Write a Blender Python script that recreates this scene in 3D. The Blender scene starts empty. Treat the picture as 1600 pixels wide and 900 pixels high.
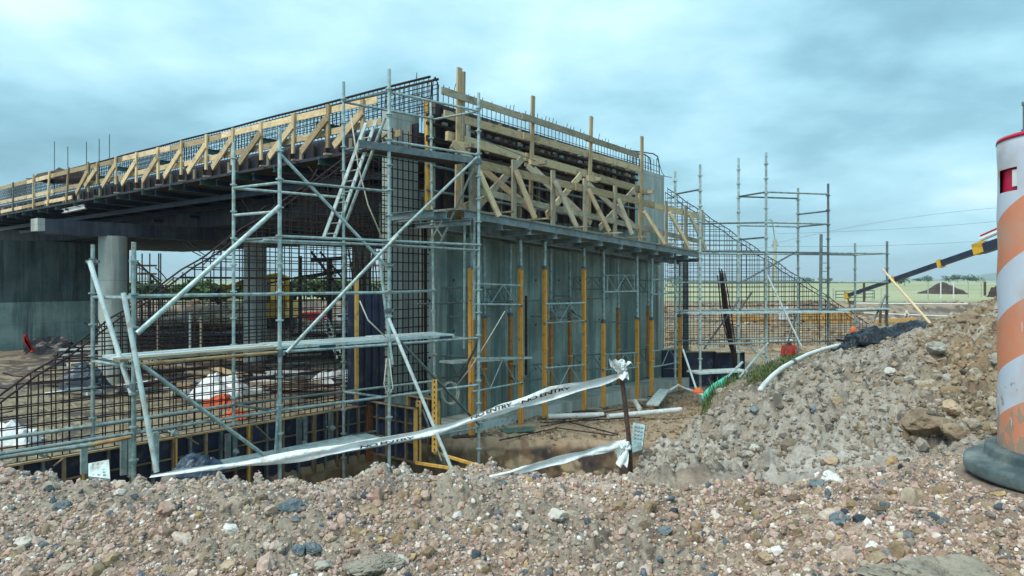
import bpy, math, random
import numpy as np
from mathutils import Vector, Matrix, noise as mnoise

random.seed(7); np.random.seed(7)
scene = bpy.context.scene
col = scene.collection
F = 1120.0; HZ = 438.0            # focal length and horizon row of the 1600 x 900 photograph
R = math.radians

# ------------------------------------------------------------------ camera
cam_d = bpy.data.cameras.new('camera'); cam = bpy.data.objects.new('camera', cam_d); col.objects.link(cam)
cam.location = (0, 0, 0); cam.rotation_euler = (R(90), 0, 0)
cam_d.sensor_width = 36; cam_d.lens = 36 * F / 1600; cam_d.shift_y = -12 / 1600
cam_d.clip_start = 0.05; cam_d.clip_end = 20000
scene.camera = cam

# ------------------------------------------------------------------ view
scene.view_settings.view_transform = 'Standard'; scene.view_settings.look = 'None'
scene.view_settings.exposure = 1.05; scene.view_settings.gamma = 1; scene.view_settings.use_curve_mapping = False

# ------------------------------------------------------------------ sun and sky
SUN_EL, SUN_AZ = 52, 222          # azimuth clockwise from +Y: left of the camera and a little behind it
sd_ = bpy.data.lights.new('sun', 'SUN'); sd_.energy = 1.5; sd_.angle = R(25); sd_.color = (1, .93, .82)
sun = bpy.data.objects.new('sun', sd_); col.objects.link(sun)
sv = Vector((math.sin(R(SUN_AZ)) * math.cos(R(SUN_EL)), math.cos(R(SUN_AZ)) * math.cos(R(SUN_EL)), math.sin(R(SUN_EL))))
sun.rotation_euler = sv.to_track_quat('Z', 'Y').to_euler()
world = bpy.data.worlds.new('World'); scene.world = world; world.use_nodes = True

def build_world():
    nt = world.node_tree; nt.nodes.clear(); N = nt.nodes.new; L = nt.links.new
    out = N('ShaderNodeOutputWorld'); bg = N('ShaderNodeBackground'); L(bg.outputs[0], out.inputs[0])
    bg.inputs[1].default_value = 0.1
    sky = N('ShaderNodeTexSky'); sky.sky_type = 'NISHITA'; sky.sun_disc = False
    sky.sun_elevation = R(SUN_EL); sky.sun_rotation = R(SUN_AZ); sky.air_density = 1.2; sky.dust_density = 2
    tc = N('ShaderNodeTexCoord')
    sep = N('ShaderNodeSeparateXYZ'); L(tc.outputs['Generated'], sep.inputs[0])
    def m(op, a, b=None, c=None, clamp=False):
        n = N('ShaderNodeMath'); n.operation = op; n.use_clamp = clamp
        for i, v in enumerate((a, b, c)):
            if v is None: continue
            if isinstance(v, (int, float)): n.inputs[i].default_value = v
            else: L(v, n.inputs[i])
        return n.outputs[0]
    zz = m('MAXIMUM', sep.outputs[2], 0.0)
    den = m('ADD', zz, 0.22)
    cx = m('DIVIDE', sep.outputs[0], den); cy = m('DIVIDE', sep.outputs[1], den)
    comb = N('ShaderNodeCombineXYZ'); L(cx, comb.inputs[0]); L(cy, comb.inputs[1])
    comb.inputs[2].default_value = 3.7
    n1 = N('ShaderNodeTexNoise'); n1.inputs['Scale'].default_value = 0.95; n1.inputs['Detail'].default_value = 6
    n1.inputs['Roughness'].default_value = .46; n1.inputs['Distortion'].default_value = .35; L(comb.outputs[0], n1.inputs['Vector'])
    n2 = N('ShaderNodeTexNoise'); n2.inputs['Scale'].default_value = 2.6; n2.inputs['Detail'].default_value = 5
    n2.inputs['Roughness'].default_value = .56; L(comb.outputs[0], n2.inputs['Vector'])
    v = m('ADD', m('MULTIPLY', m('SUBTRACT', n1.outputs[0], .5), 1.5), m('MULTIPLY', m('SUBTRACT', n2.outputs[0], .5), .8))
    # broad banks of cloud, each a soft bump round one direction
    def blob(px, py, k, amp):
        nonlocal v
        d = Vector((px - 800, F, HZ - py)).normalized()
        dp = N('ShaderNodeVectorMath'); dp.operation = 'DOT_PRODUCT'; L(tc.outputs['Generated'], dp.inputs[0]); dp.inputs[1].default_value = d
        e = m('POWER', m('MAXIMUM', dp.outputs['Value'], 0.0), k)
        v = m('ADD', v, m('MULTIPLY', e, amp))
    blob(1080, 110, 70, .20); blob(870, 60, 90, .16); blob(620, 60, 40, .08); blob(1300, 150, 45, -.24)
    blob(1060, 190, 160, -.10); blob(250, 250, 18, .02); blob(1130, 175, 300, .16); blob(1500, 330, 60, .10)
    blob(1500, 60, 40, -.10); blob(900, 150, 200, -.10); blob(60, 60, 30, -.02); blob(1320, 165, 300, .10)
    v = m('ADD', v, .55, clamp=True)
    cr = N('ShaderNodeValToRGB'); L(v, cr.inputs[0])
    e = cr.color_ramp.elements
    e[0].position = .12; e[0].color = (.12, .275, .355, 1)
    e[1].position = .95; e[1].color = (.70, .87, .92, 1)
    for p, c in ((.38, (.215, .435, .535, 1)), (.56, (.33, .60, .71, 1)), (.74, (.47, .745, .84, 1))):
        q = e.new(p); q.color = c
    # paler, bluer band low over the horizon
    hz = m('POWER', m('SUBTRACT', 1.0, zz, clamp=True), 9.0)
    mx = N('ShaderNodeMix'); mx.data_type = 'RGBA'; L(m('MULTIPLY', hz, .62), mx.inputs[0]); L(cr.outputs[0], mx.inputs[6]); mx.inputs[7].default_value = (.34, .64, .79, 1)
    sc = N('ShaderNodeVectorMath'); sc.operation = 'SCALE'; L(mx.outputs[2], sc.inputs[0]); sc.inputs['Scale'].default_value = 6.9
    mm = N('ShaderNodeMix'); mm.data_type = 'RGBA'; mm.inputs[0].default_value = .93; L(sky.outputs[0], mm.inputs[6]); L(sc.outputs[0], mm.inputs[7])
    L(mm.outputs[2], bg.inputs[0])
build_world()

# ------------------------------------------------------------------ materials
def mat(name, c1, c2=None, c3=None, scale=6, rough=.75, metal=0, coord='Object', stretch=(1, 1, 1), bump=0, bscale=40,
        isl=0, detail=6, p=(.35, .65), spec=.4, bstretch=None, alpha=None, dirt=None, dscale=2.5, dlo=.5, dhi=.7, streak=None):
    m = bpy.data.materials.new(name); m.use_nodes = True
    nt = m.node_tree; b = nt.nodes['Principled BSDF']; N = nt.nodes.new; L = nt.links.new
    b.inputs['Roughness'].default_value = rough; b.inputs['Metallic'].default_value = metal
    b.inputs['Specular IOR Level'].default_value = spec
    b.inputs['Base Color'].default_value = (*c1, 1)
    tc = N('ShaderNodeTexCoord'); cur = None
    if c2 is not None:
        mp = N('ShaderNodeMapping'); mp.inputs['Scale'].default_value = stretch; L(tc.outputs[coord], mp.inputs[0])
        oi = N('ShaderNodeObjectInfo'); add = N('ShaderNodeVectorMath'); add.operation = 'ADD'
        sc = N('ShaderNodeVectorMath'); sc.operation = 'SCALE'; sc.inputs['Scale'].default_value = 37
        cb = N('ShaderNodeCombineXYZ')
        for i in range(3): L(oi.outputs['Random'], cb.inputs[i])
        L(cb.outputs[0], sc.inputs[0]); L(mp.outputs[0], add.inputs[0]); L(sc.outputs[0], add.inputs[1])
        n = N('ShaderNodeTexNoise'); n.inputs['Scale'].default_value = scale; n.inputs['Detail'].default_value = detail
        n.inputs['Roughness'].default_value = .6; L(add.outputs[0], n.inputs['Vector'])
        cr = N('ShaderNodeValToRGB'); L(n.outputs[0], cr.inputs[0]); e = cr.color_ramp.elements
        e[0].position = p[0]; e[0].color = (*c1, 1); e[1].position = p[1]; e[1].color = (*c2, 1)
        if c3 is not None:
            q = e.new((p[0] + p[1]) / 2); q.color = (*c3, 1)
        cur = cr.outputs[0]
    if dirt is not None:
        n = N('ShaderNodeTexNoise'); n.inputs['Scale'].default_value = dscale; n.inputs['Detail'].default_value = 8; n.inputs['Roughness'].default_value = .65
        L(tc.outputs['Object'], n.inputs['Vector'])
        r2 = N('ShaderNodeMapRange'); r2.inputs[1].default_value = dlo; r2.inputs[2].default_value = dhi; L(n.outputs[0], r2.inputs[0])
        mx = N('ShaderNodeMix'); mx.data_type = 'RGBA'; L(r2.outputs[0], mx.inputs[0]); mx.inputs[7].default_value = (*dirt, 1)
        if cur is None: mx.inputs[6].default_value = (*c1, 1)
        else: L(cur, mx.inputs[6])
        cur = mx.outputs[2]
    if isl:
        if cur is None:
            rgb = N('ShaderNodeRGB'); rgb.outputs[0].default_value = (*c1, 1); cur = rgb.outputs[0]
        ge = N('ShaderNodeObjectInfo')
        mr = N('ShaderNodeMapRange'); mr.inputs[3].default_value = 1 - isl; mr.inputs[4].default_value = 1 + isl; L(ge.outputs['Random'], mr.inputs[0])
        vm = N('ShaderNodeVectorMath'); vm.operation = 'SCALE'; L(cur, vm.inputs[0]); L(mr.outputs[0], vm.inputs['Scale'])
        cur = vm.outputs[0]
    if cur is not None: L(cur, b.inputs['Base Color'])
    if bump:
        n = N('ShaderNodeTexNoise'); n.inputs['Scale'].default_value = bscale; n.inputs['Detail'].default_value = 5
        if bstretch is not None:
            mp2 = N('ShaderNodeMapping'); mp2.inputs['Scale'].default_value = bstretch; L(tc.outputs[coord], mp2.inputs[0]); L(mp2.outputs[0], n.inputs['Vector'])
        else: L(tc.outputs[coord], n.inputs['Vector'])
        bp = N('ShaderNodeBump'); bp.inputs['Strength'].default_value = bump; bp.inputs['Distance'].default_value = .02
        L(n.outputs[0], bp.inputs['Height']); L(bp.outputs[0], b.inputs['Normal'])
    if alpha is not None: b.inputs['Alpha'].default_value = alpha
    return m

M = {}
M['wood'] = mat('weathered_timber', (.43, .315, .18), (.70, .56, .36), scale=3, coord='UV', stretch=(1.2, 26, 1), bump=.4, bscale=9, bstretch=(1, 22, 1), isl=.42, rough=.85, spec=.15, dirt=(.17, .135, .09), dscale=3.2, dlo=.52, dhi=.78)
M['wood_grey'] = mat('greyed_timber', (.27, .24, .18), (.50, .44, .33), scale=3, coord='UV', stretch=(1.2, 26, 1), bump=.4, bscale=9, bstretch=(1, 22, 1), isl=.22, rough=.88, spec=.15, dirt=(.13, .115, .09), dscale=3, dlo=.5, dhi=.75)
M['wood_dark'] = mat('dark_timber', (.035, .028, .03), (.11, .085, .07), scale=3, coord='UV', stretch=(1.5, 18, 1), isl=.3, rough=.85, spec=.15)  # timber in a very dark brown tone
M['galv'] = mat('galvanised_tube', (.22, .32, .325), (.45, .56, .555), scale=9, rough=.48, metal=.35, isl=.24, dirt=(.27, .20, .13), dscale=6, dlo=.53, dhi=.70, bump=.08, bscale=60)
M['galv_pale'] = mat('pale_scaffold_metal', (.46, .58, .59), (.62, .73, .73), scale=6, rough=.5, metal=.2, isl=.08, dirt=(.36, .31, .24), dscale=7, dlo=.50, dhi=.70)
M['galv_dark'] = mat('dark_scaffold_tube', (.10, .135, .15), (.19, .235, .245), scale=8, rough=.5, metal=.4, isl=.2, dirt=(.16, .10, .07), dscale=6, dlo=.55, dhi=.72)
M['rusty_tube'] = mat('rusty_tube', (.33, .22, .11), (.48, .36, .18), scale=5, rough=.75, dirt=(.30, .12, .05), dscale=4, dlo=.5, dhi=.66)
M['rebar'] = mat('rusted_rebar', (.022, .018, .024), (.070, .045, .040), scale=9, rough=.8, metal=.2, isl=.3, spec=.25)
M['rebar_light'] = mat('stake_rebar', (.05, .035, .032), (.12, .07, .05), scale=60, rough=.85, bump=.8, bscale=150)
M['orange'] = mat('orange_prop_paint', (.86, .38, .06), (.95, .48, .10), scale=5, rough=.5, isl=.12, dirt=(.36, .20, .09), dscale=7, dlo=.55, dhi=.72)
M['orange_dull'] = mat('dull_orange_prop_paint', (.42, .19, .06), (.56, .27, .08), scale=5, rough=.6, isl=.14, dirt=(.22, .14, .09), dscale=7, dlo=.5, dhi=.7)
M['orange_edge'] = mat('orange_formwork_edge', (.66, .38, .08), (.76, .46, .13), scale=8, rough=.6, dirt=(.28, .17, .08), dscale=9, dlo=.52, dhi=.68)
M['tan_edge'] = mat('worn_tan_frame', (.36, .25, .12), (.50, .36, .18), scale=7, rough=.7, dirt=(.20, .16, .12), dscale=6, dlo=.5, dhi=.68)
M['upper_concrete'] = None
M['brown_steel'] = mat('rusty_formwork_rib', (.17, .115, .06), (.28, .21, .12), scale=6, rough=.75, isl=.25, dirt=(.16, .13, .11), dscale=6, dlo=.48, dhi=.66)
M['rust_post'] = mat('rust_brown_corner', (.30, .11, .04), (.22, .09, .045), scale=7, rough=.8, dirt=(.12, .08, .06), dscale=8)
M['navy'] = mat('navy_formwork_sheet', (.011, .017, .050), (.028, .042, .090), scale=2.4, rough=.5, isl=.35, dirt=(.15, .16, .16), dscale=3.5, dlo=.56, dhi=.80, bump=.15, bscale=12)
M['black_form'] = mat('dark_formwork_face', (.018, .018, .032), (.040, .038, .055), scale=3, rough=.55, dirt=(.10, .095, .09), dscale=5, dlo=.6, dhi=.8)
M['joist'] = mat('steel_joist_paint', (.17, .235, .25), (.28, .35, .365), scale=5, rough=.5, metal=.2, dirt=(.16, .15, .14), dscale=4, dlo=.5, dhi=.7)
M['joist_green'] = mat('green_steel_bracket', (.06, .13, .125), (.10, .18, .17), scale=5, rough=.5, metal=.2, dirt=(.10, .09, .09), dscale=5, dlo=.55, dhi=.72)
M['orange_plastic'] = mat('orange_plastic', (.60, .11, .035), (.68, .16, .05), scale=6, rough=.5)
M['red_cloth'] = mat('red_cloth', (.55, .02, .02), (.40, .02, .02), scale=9, rough=.9)
M['white_pipe'] = mat('white_plastic_pipe', (.62, .64, .62), (.76, .77, .74), scale=4, rough=.4, dirt=(.34, .29, .23), dscale=9, dlo=.55, dhi=.72)
M['tape'] = mat('white_warning_tape', (.72, .78, .79), (.86, .89, .89), scale=7, rough=.38, bump=.9, bscale=26, dirt=(.42, .38, .32), dscale=12, dlo=.55, dhi=.75, alpha=.88)
M['ink'] = mat('black_ink', (.012, .012, .016), rough=.6)
M['black_plastic'] = mat('black_plastic_sheet', (.006, .007, .012), (.014, .017, .026), scale=5, rough=.42, spec=.35, bump=.7, bscale=9, dirt=(.12, .11, .10), dscale=5, dlo=.62, dhi=.78)
M['blue_plastic'] = mat('blue_plastic_sheet', (.015, .03, .055), (.035, .065, .10), scale=6, rough=.4, bump=.8, bscale=10)
M['white_sheet'] = mat('white_plastic_sheet', (.62, .66, .70), (.80, .82, .84), scale=5, rough=.6, bump=.6, bscale=9, dirt=(.42, .36, .28), dscale=5, dlo=.55, dhi=.75)
M['green_net'] = mat('green_mesh_net', (.04, .42, .30), (.10, .58, .42), scale=22, rough=.7)
M['rope'] = mat('pale_rope', (.46, .45, .37), (.58, .56, .46), scale=30, rough=.9)
M['yellow'] = mat('yellow_machine_paint', (.78, .46, .03), (.66, .38, .03), scale=3, rough=.4, dirt=(.22, .16, .09), dscale=3)
M['boom'] = mat('dark_steel_boom', (.028, .04, .075), (.05, .065, .10), scale=3, rough=.4, metal=.3)
M['rubber'] = mat('black_rubber', (.02, .02, .022), (.04, .04, .042), scale=5, rough=.8)
M['glass'] = mat('dark_cab_glass', (.03, .06, .10), rough=.1, spec=.8)
M['yellow_plastic'] = mat('yellow_plastic_barrier', (.58, .34, .09), (.46, .27, .09), scale=3, rough=.5, dirt=(.30, .22, .13), dscale=3)
M['white_paint'] = mat('white_paint', (.72, .73, .72), (.80, .8, .79), scale=4, rough=.5)
M['pole_wood'] = mat('pale_post', (.36, .37, .30), (.45, .45, .37), scale=4, rough=.85)
M['skin'] = mat('skin', (.16, .08, .05), rough=.6)
M['vest'] = mat('red_work_jacket', (.40, .045, .04), rough=.8)
M['trousers'] = mat('dark_work_trousers', (.03, .035, .06), rough=.85)
M['hat'] = mat('white_hard_hat', (.78, .76, .66), rough=.35)
M['leaf'] = mat('tree_foliage', (.035, .075, .028), (.085, .135, .045), scale=2.0, rough=.8, spec=.2)
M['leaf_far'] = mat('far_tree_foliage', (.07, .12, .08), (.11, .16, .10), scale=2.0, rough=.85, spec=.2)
M['bark'] = mat('bark', (.07, .05, .035), (.11, .085, .06), scale=8, rough=.9)
M['grass'] = mat('green_grass', (.055, .10, .03), (.14, .19, .07), scale=9, rough=.8, spec=.2)
M['pile'] = mat('dark_spoil', (.045, .032, .032), (.085, .06, .05), scale=3, rough=.95, bump=1, bscale=3)
M['hill'] = mat('hill_ground', (.11, .16, .13), (.15, .19, .14), scale=.006, rough=.95)
M['net_orange'] = mat('orange_net_fabric', (.60, .11, .04), (.42, .08, .03), scale=4, rough=.8, bump=.6, bscale=9)

def concrete(name, a, b_, dirt, lines=0, lift=0):
    """board-marked concrete: UV u runs along the face, v up it"""
    m = bpy.data.materials.new(name); m.use_nodes = True; nt = m.node_tree; b = nt.nodes['Principled BSDF']; N = nt.nodes.new; L = nt.links.new
    b.inputs['Roughness'].default_value = .72; b.inputs['Specular IOR Level'].default_value = .3
    tc = N('ShaderNodeTexCoord')
    def nz(scale, stretch, det=8, ro=.6, coord='UV'):
        mp = N('ShaderNodeMapping'); mp.inputs['Scale'].default_value = stretch; L(tc.outputs[coord], mp.inputs[0])
        n = N('ShaderNodeTexNoise'); n.inputs['Scale'].default_value = scale; n.inputs['Detail'].default_value = det; n.inputs['Roughness'].default_value = ro
        L(mp.outputs[0], n.inputs['Vector']); return n.outputs[0]
    def mr(v, lo, hi, o0=0, o1=1):
        n = N('ShaderNodeMapRange'); L(v, n.inputs[0]); n.inputs[1].default_value = lo; n.inputs[2].default_value = hi; n.inputs[3].default_value = o0; n.inputs[4].default_value = o1; return n.outputs[0]
    def mix(f, c1, c2, mode='MIX'):
        n = N('ShaderNodeMix'); n.data_type = 'RGBA'; n.blend_type = mode
        for s, v in ((0, f), (6, c1), (7, c2)):
            if isinstance(v, tuple): n.inputs[s].default_value = (*v, 1)
            elif isinstance(v, (int, float)): n.inputs[s].default_value = v
            else: L(v, n.inputs[s])
        return n.outputs[2]
    c = mix(mr(nz(.8, (1, 1, 1)), .42, .60), a, b_)
    c = mix(mr(nz(2.2, (1, .10, 1)), .46, .66), c, dirt)
    c = mix(mr(nz(5, (1.4, .05, 1)), .52, .68, 0, .4), c, tuple(min(1, x * 1.5) for x in b_))
    c = mix(mr(nz(14, (1, 1, 1)), .60, .72, 0, .5), c, dirt)
    hb = nz(30, (1, 1, 1))
    bp = N('ShaderNodeBump'); bp.inputs['Strength'].default_value = .25; bp.inputs['Distance'].default_value = .02; L(hb, bp.inputs['Height'])
    if lines:
        sep = N('ShaderNodeSeparateXYZ'); L(tc.outputs['UV'], sep.inputs[0])
        w = N('ShaderNodeMath'); w.operation = 'PINGPONG'; L(sep.outputs[0], w.inputs[0]); w.inputs[1].default_value = lines / 2
        c = mix(mr(w.outputs[0], 0.0, .018, .75, 0), c, tuple(x * .45 for x in a))
        # each board slightly different
        fl = N('ShaderNodeMath'); fl.operation = 'DIVIDE'; L(sep.outputs[0], fl.inputs[0]); fl.inputs[1].default_value = lines
        f2 = N('ShaderNodeMath'); f2.operation = 'FLOOR'; L(fl.outputs[0], f2.inputs[0])
        wn = N('ShaderNodeTexWhiteNoise'); wn.noise_dimensions = '1D'; L(f2.outputs[0], wn.inputs['W'])
        sc = N('ShaderNodeVectorMath'); sc.operation = 'SCALE'; L(c, sc.inputs[0]); L(mr(wn.outputs[0], 0, 1, .84, 1.12), sc.inputs['Scale']); c = sc.outputs[0]
    if lift:
        sep2 = N('ShaderNodeSeparateXYZ'); L(tc.outputs['UV'], sep2.inputs[0])
        w2 = N('ShaderNodeMath'); w2.operation = 'PINGPONG'; L(sep2.outputs[1], w2.inputs[0]); w2.inputs[1].default_value = lift / 2
        c = mix(mr(w2.outputs[0], 0.0, .02, .6, 0), c, tuple(x * .5 for x in a))
    L(c, b.inputs['Base Color']); L(bp.outputs[0], b.inputs['Normal'])
    return m
M['concrete'] = concrete('board_marked_concrete', (.185, .265, .255), (.31, .41, .385), (.105, .155, .155), lines=.56)
M['concrete_pale'] = concrete('pale_concrete', (.34, .39, .375), (.46, .50, .475), (.25, .27, .255), lift=1.9)
M['concrete_foot'] = concrete('footing_concrete', (.44, .45, .41), (.55, .56, .51), (.30, .29, .25), lines=1.3)
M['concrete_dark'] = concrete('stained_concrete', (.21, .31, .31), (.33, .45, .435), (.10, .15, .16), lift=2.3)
M['upper_concrete'] = concrete('shaded_form_stained_concrete', (.085, .12, .135), (.135, .185, .195), (.05, .07, .085), lines=2.4)  # mostly under-deck shade put into the colour, plus some formwork stain
M['soffit'] = concrete('shaded_soffit_concrete', (.05, .058, .085), (.085, .095, .125), (.028, .032, .05))  # concrete coloured near-black navy to carry the shade under the deck

# ------------------------------------------------------------------ mesh builder
Z = Vector((0, 0, 1))
def V(*a): return Vector(a)
class MB:
    def __init__(s): s.v = []; s.f = []; s.uv = []
    def quadbox(s, c8, L=1, W=.1, H=.1):
        b = len(s.v); s.v += [tuple(p) for p in c8]
        o = random.random() * 9
        for f, (du, dv) in (((0, 3, 2, 1), (W, H)), ((4, 5, 6, 7), (W, H)), ((0, 1, 5, 4), (L, W)), ((1, 2, 6, 5), (L, H)), ((2, 3, 7, 6), (L, W)), ((3, 0, 4, 7), (L, H))):
            s.f.append(tuple(b + i for i in f))
            if f[0:2] in ((0, 3), (4, 5)): s.uv.append([(o, o), (o + du, o), (o + du, o + dv), (o, o + dv)])
            else: s.uv.append([(o, o), (o, o + dv), (o + du, o + dv), (o + du, o)])
    def bar(s, p, q, w, h, up=Z, ext=0):
        p = Vector(p); q = Vector(q); d = q - p; L = d.length
        if L < 1e-6: return s
        d /= L; p = p - d * ext; q = q + d * ext
        sd = d.cross(Vector(up))
        if sd.length < 1e-4: sd = d.cross(Vector((1, 0, 0)))
        sd.normalize(); u = sd.cross(d).normalized()
        a, b = sd * w / 2, u * h / 2
        s.quadbox([p - a - b, p + a - b, p + a + b, p - a + b, q - a - b, q + a - b, q + a + b, q - a + b], L, w, h); return s
    def slab(s, o, ux, uy, uz):
        """box from corner o along three vectors, UV in metres (u along ux, v along uz)"""
        o = Vector(o); ux = Vector(ux); uy = Vector(uy); uz = Vector(uz); b = len(s.v)
        P = [o, o + ux, o + ux + uy, o + uy]; P += [p + uz for p in P]; s.v += [tuple(p) for p in P]
        a, bb, c = ux.length, uy.length, uz.length
        for f, (du, dv) in (((0, 3, 2, 1), (bb, a)), ((4, 5, 6, 7), (a, bb)), ((0, 1, 5, 4), (a, c)), ((1, 2, 6, 5), (bb, c)), ((2, 3, 7, 6), (a, c)), ((3, 0, 4, 7), (bb, c))):
            s.f.append(tuple(b + i for i in f)); s.uv.append([(0, 0), (du, 0), (du, dv), (0, dv)])
        return s
    def tube(s, p, q, r, n=8, r2=None, ext=0, caps=True):
        p = Vector(p); q = Vector(q); d = q - p; L = d.length
        if L < 1e-6: return s
        d /= L; p = p - d * ext; q = q + d * ext; r2 = r if r2 is None else r2
        a = d.cross(Z)
        if a.length < 1e-3: a = d.cross(Vector((1, 0, 0)))
        a.normalize(); c = d.cross(a); b = len(s.v)
        for i in range(n):
            t = 2 * math.pi * i / n; k = a * math.cos(t) + c * math.sin(t); s.v.append(tuple(p + k * r)); s.v.append(tuple(q + k * r2))
        for i in range(n):
            j = (i + 1) % n; s.f.append((b + 2 * i, b + 2 * i + 1, b + 2 * j + 1, b + 2 * j)); u = i / n * .2
            s.uv.append([(0, u), (L, u), (L, u + .03), (0, u + .03)])
        if caps:
            s.f.append(tuple(b + 2 * i for i in range(n))); s.uv.append([(0, 0)] * n)
            s.f.append(tuple(b + 2 * i + 1 for i in reversed(range(n)))); s.uv.append([(0, 0)] * n)
        return s
    def path(s, pts, r, n=8, closed=False, caps=True):
        pts = [Vector(p) for p in pts]; b = len(s.v); m = len(pts); a = None
        for i, p in enumerate(pts):
            d = (pts[min(i + 1, m - 1)] - pts[max(i - 1, 0)]).normalized()
            if a is None:
                a = d.cross(Z)
                if a.length < 1e-3: a = d.cross(Vector((1, 0, 0)))
            a = (a - d * a.dot(d)).normalized(); c = d.cross(a); rr = r[i] if isinstance(r, (list, tuple)) else r
            for k in range(n):
                t = 2 * math.pi * k / n; s.v.append(tuple(p + (a * math.cos(t) + c * math.sin(t)) * rr))
        for i in range(m - 1):
            for k in range(n):
                j = (k + 1) % n; s.f.append((b + i * n + k, b + (i + 1) * n + k, b + (i + 1) * n + j, b + i * n + j)); s.uv.append([(0, 0), (1, 0), (1, 1), (0, 1)])
        if caps:
            s.f.append(tuple(b + k for k in range(n))); s.uv.append([(0, 0)] * n)
            s.f.append(tuple(b + (m - 1) * n + k for k in reversed(range(n)))); s.uv.append([(0, 0)] * n)
        return s
    def ibeam(s, p, q, w, h, t=.012, ext=0):
        s.bar(V(*p) + Z * (h / 2 - t / 2), V(*q) + Z * (h / 2 - t / 2), w, t, ext=ext); s.bar(V(*p) - Z * (h / 2 - t / 2), V(*q) - Z * (h / 2 - t / 2), w, t, ext=ext)
        s.bar(p, q, t, h - 2 * t - .001, ext=ext); return s
    def lathe(s, prof, c, n=24, axis=None):
        b = len(s.v); c = Vector(c)
        for (r, z) in prof:
            for k in range(n):
                t = 2 * math.pi * k / n; s.v.append((c.x + r * math.cos(t), c.y + r * math.sin(t), c.z + z))
        for i in range(len(prof) - 1):
            for k in range(n):
                j = (k + 1) % n; s.f.append((b + i * n + k, b + i * n + j, b + (i + 1) * n + j, b + (i + 1) * n + k)); s.uv.append([(k / n * 3, prof[i][1]), ((k + 1) / n * 3, prof[i][1]), ((k + 1) / n * 3, prof[i + 1][1]), (k / n * 3, prof[i + 1][1])])
        s.f.append(tuple(b + k for k in reversed(range(n)))); s.uv.append([(0, 0)] * n)
        e = b + (len(prof) - 1) * n; s.f.append(tuple(e + k for k in range(n))); s.uv.append([(0, 0)] * n); return s
    def face(s, pts, uv=None):
        b = len(s.v); s.v += [tuple(p) for p in pts]; s.f.append(tuple(range(b, b + len(pts)))); s.uv.append(uv or [(0, 0)] * len(pts)); return s
    def build(s, name, m, parent=None, smooth=False, origin=None):
        if not s.v: return None
        me = bpy.data.meshes.new(name)
        if parent is not None: o = OFF[parent.name]
        elif origin is not None: o = Vector(origin)
        else:
            a = np.array(s.v); o = Vector((float(a[:, 0].mean()), float(a[:, 1].mean()), float(a[:, 2].min())))
        me.from_pydata([(x - o.x, y - o.y, z - o.z) for x, y, z in s.v], [], s.f)
        uvl = me.uv_layers.new(name='UVMap'); flat = [c for f in s.uv for p in f for c in p]; uvl.data.foreach_set('uv', flat)
        me.materials.append(m)
        if smooth: me.polygons.foreach_set('use_smooth', [True] * len(me.polygons))
        ob = bpy.data.objects.new(name, me); col.objects.link(ob)
        if parent is not None: ob.parent = parent
        else: ob.location = o
        OFF[ob.name] = o
        return ob
OFF = {}
def tag(o, label=None, cat=None, group=None, kind=None):
    if label: o['label'] = label
    if cat: o['category'] = cat
    if group: o['group'] = group
    if kind: o['kind'] = kind
    return o
def thing(name, label, cat, loc, group=None):
    o = bpy.data.objects.new(name, None); o.empty_display_size = .2; o.location = loc; col.objects.link(o); OFF[o.name] = Vector(loc)
    return tag(o, label, cat, group)
def copy_thing(src, loc, label=None):
    """a copy of a thing with copies of its parts and sub-parts (they share mesh data)"""
    r = src.copy(); col.objects.link(r); r.location = loc; OFF[r.name] = Vector(loc)
    if label: r['label'] = label
    def rec(a, b):
        for ch in list(a.children):
            c = ch.copy(); col.objects.link(c); c.parent = b; rec(ch, c)
    rec(src, r); return r
ORD = ['first', 'second', 'third', 'fourth', 'fifth', 'sixth', 'seventh', 'eighth', 'ninth', 'tenth', 'eleventh', 'twelfth', 'thirteenth', 'fourteenth', 'fifteenth', 'sixteenth', 'seventeenth', 'eighteenth', 'nineteenth', 'twentieth']

def P(px, py, Y): return Vector(((px - 800) / F * Y, Y, -(py - HZ) / F * Y))
class Plane:
    """a vertical plane through (ox, oy) running in direction (dx, dy)"""
    def __init__(s, ox, oy, dx, dy):
        L = math.hypot(dx, dy); s.o = Vector((ox, oy, 0)); s.d = Vector((dx / L, dy / L, 0)); s.n = Vector((s.d.y, -s.d.x, 0))
    def off(s, k): p = s.o + s.n * k; return Plane(p.x, p.y, s.d.x, s.d.y)
    def at(s, t, z=0): p = s.o + s.d * t; return Vector((p.x, p.y, z))
    def t(s, px):
        r = (px - 800) / F; return (r * s.o.y - s.o.x) / (s.d.x - r * s.d.y)
    def hit(s, px, py):
        t = s.t(px); p = s.o + s.d * t; return Vector((p.x, p.y, -(py - HZ) / F * p.y))
WALL = Plane(-1.89, 17.86, .635, .773)          # back face of the abutment; n points to the camera side
DECK = Plane(-2.87, 16.67, -.773, .635)         # left edge of the bridge deck, running away

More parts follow.
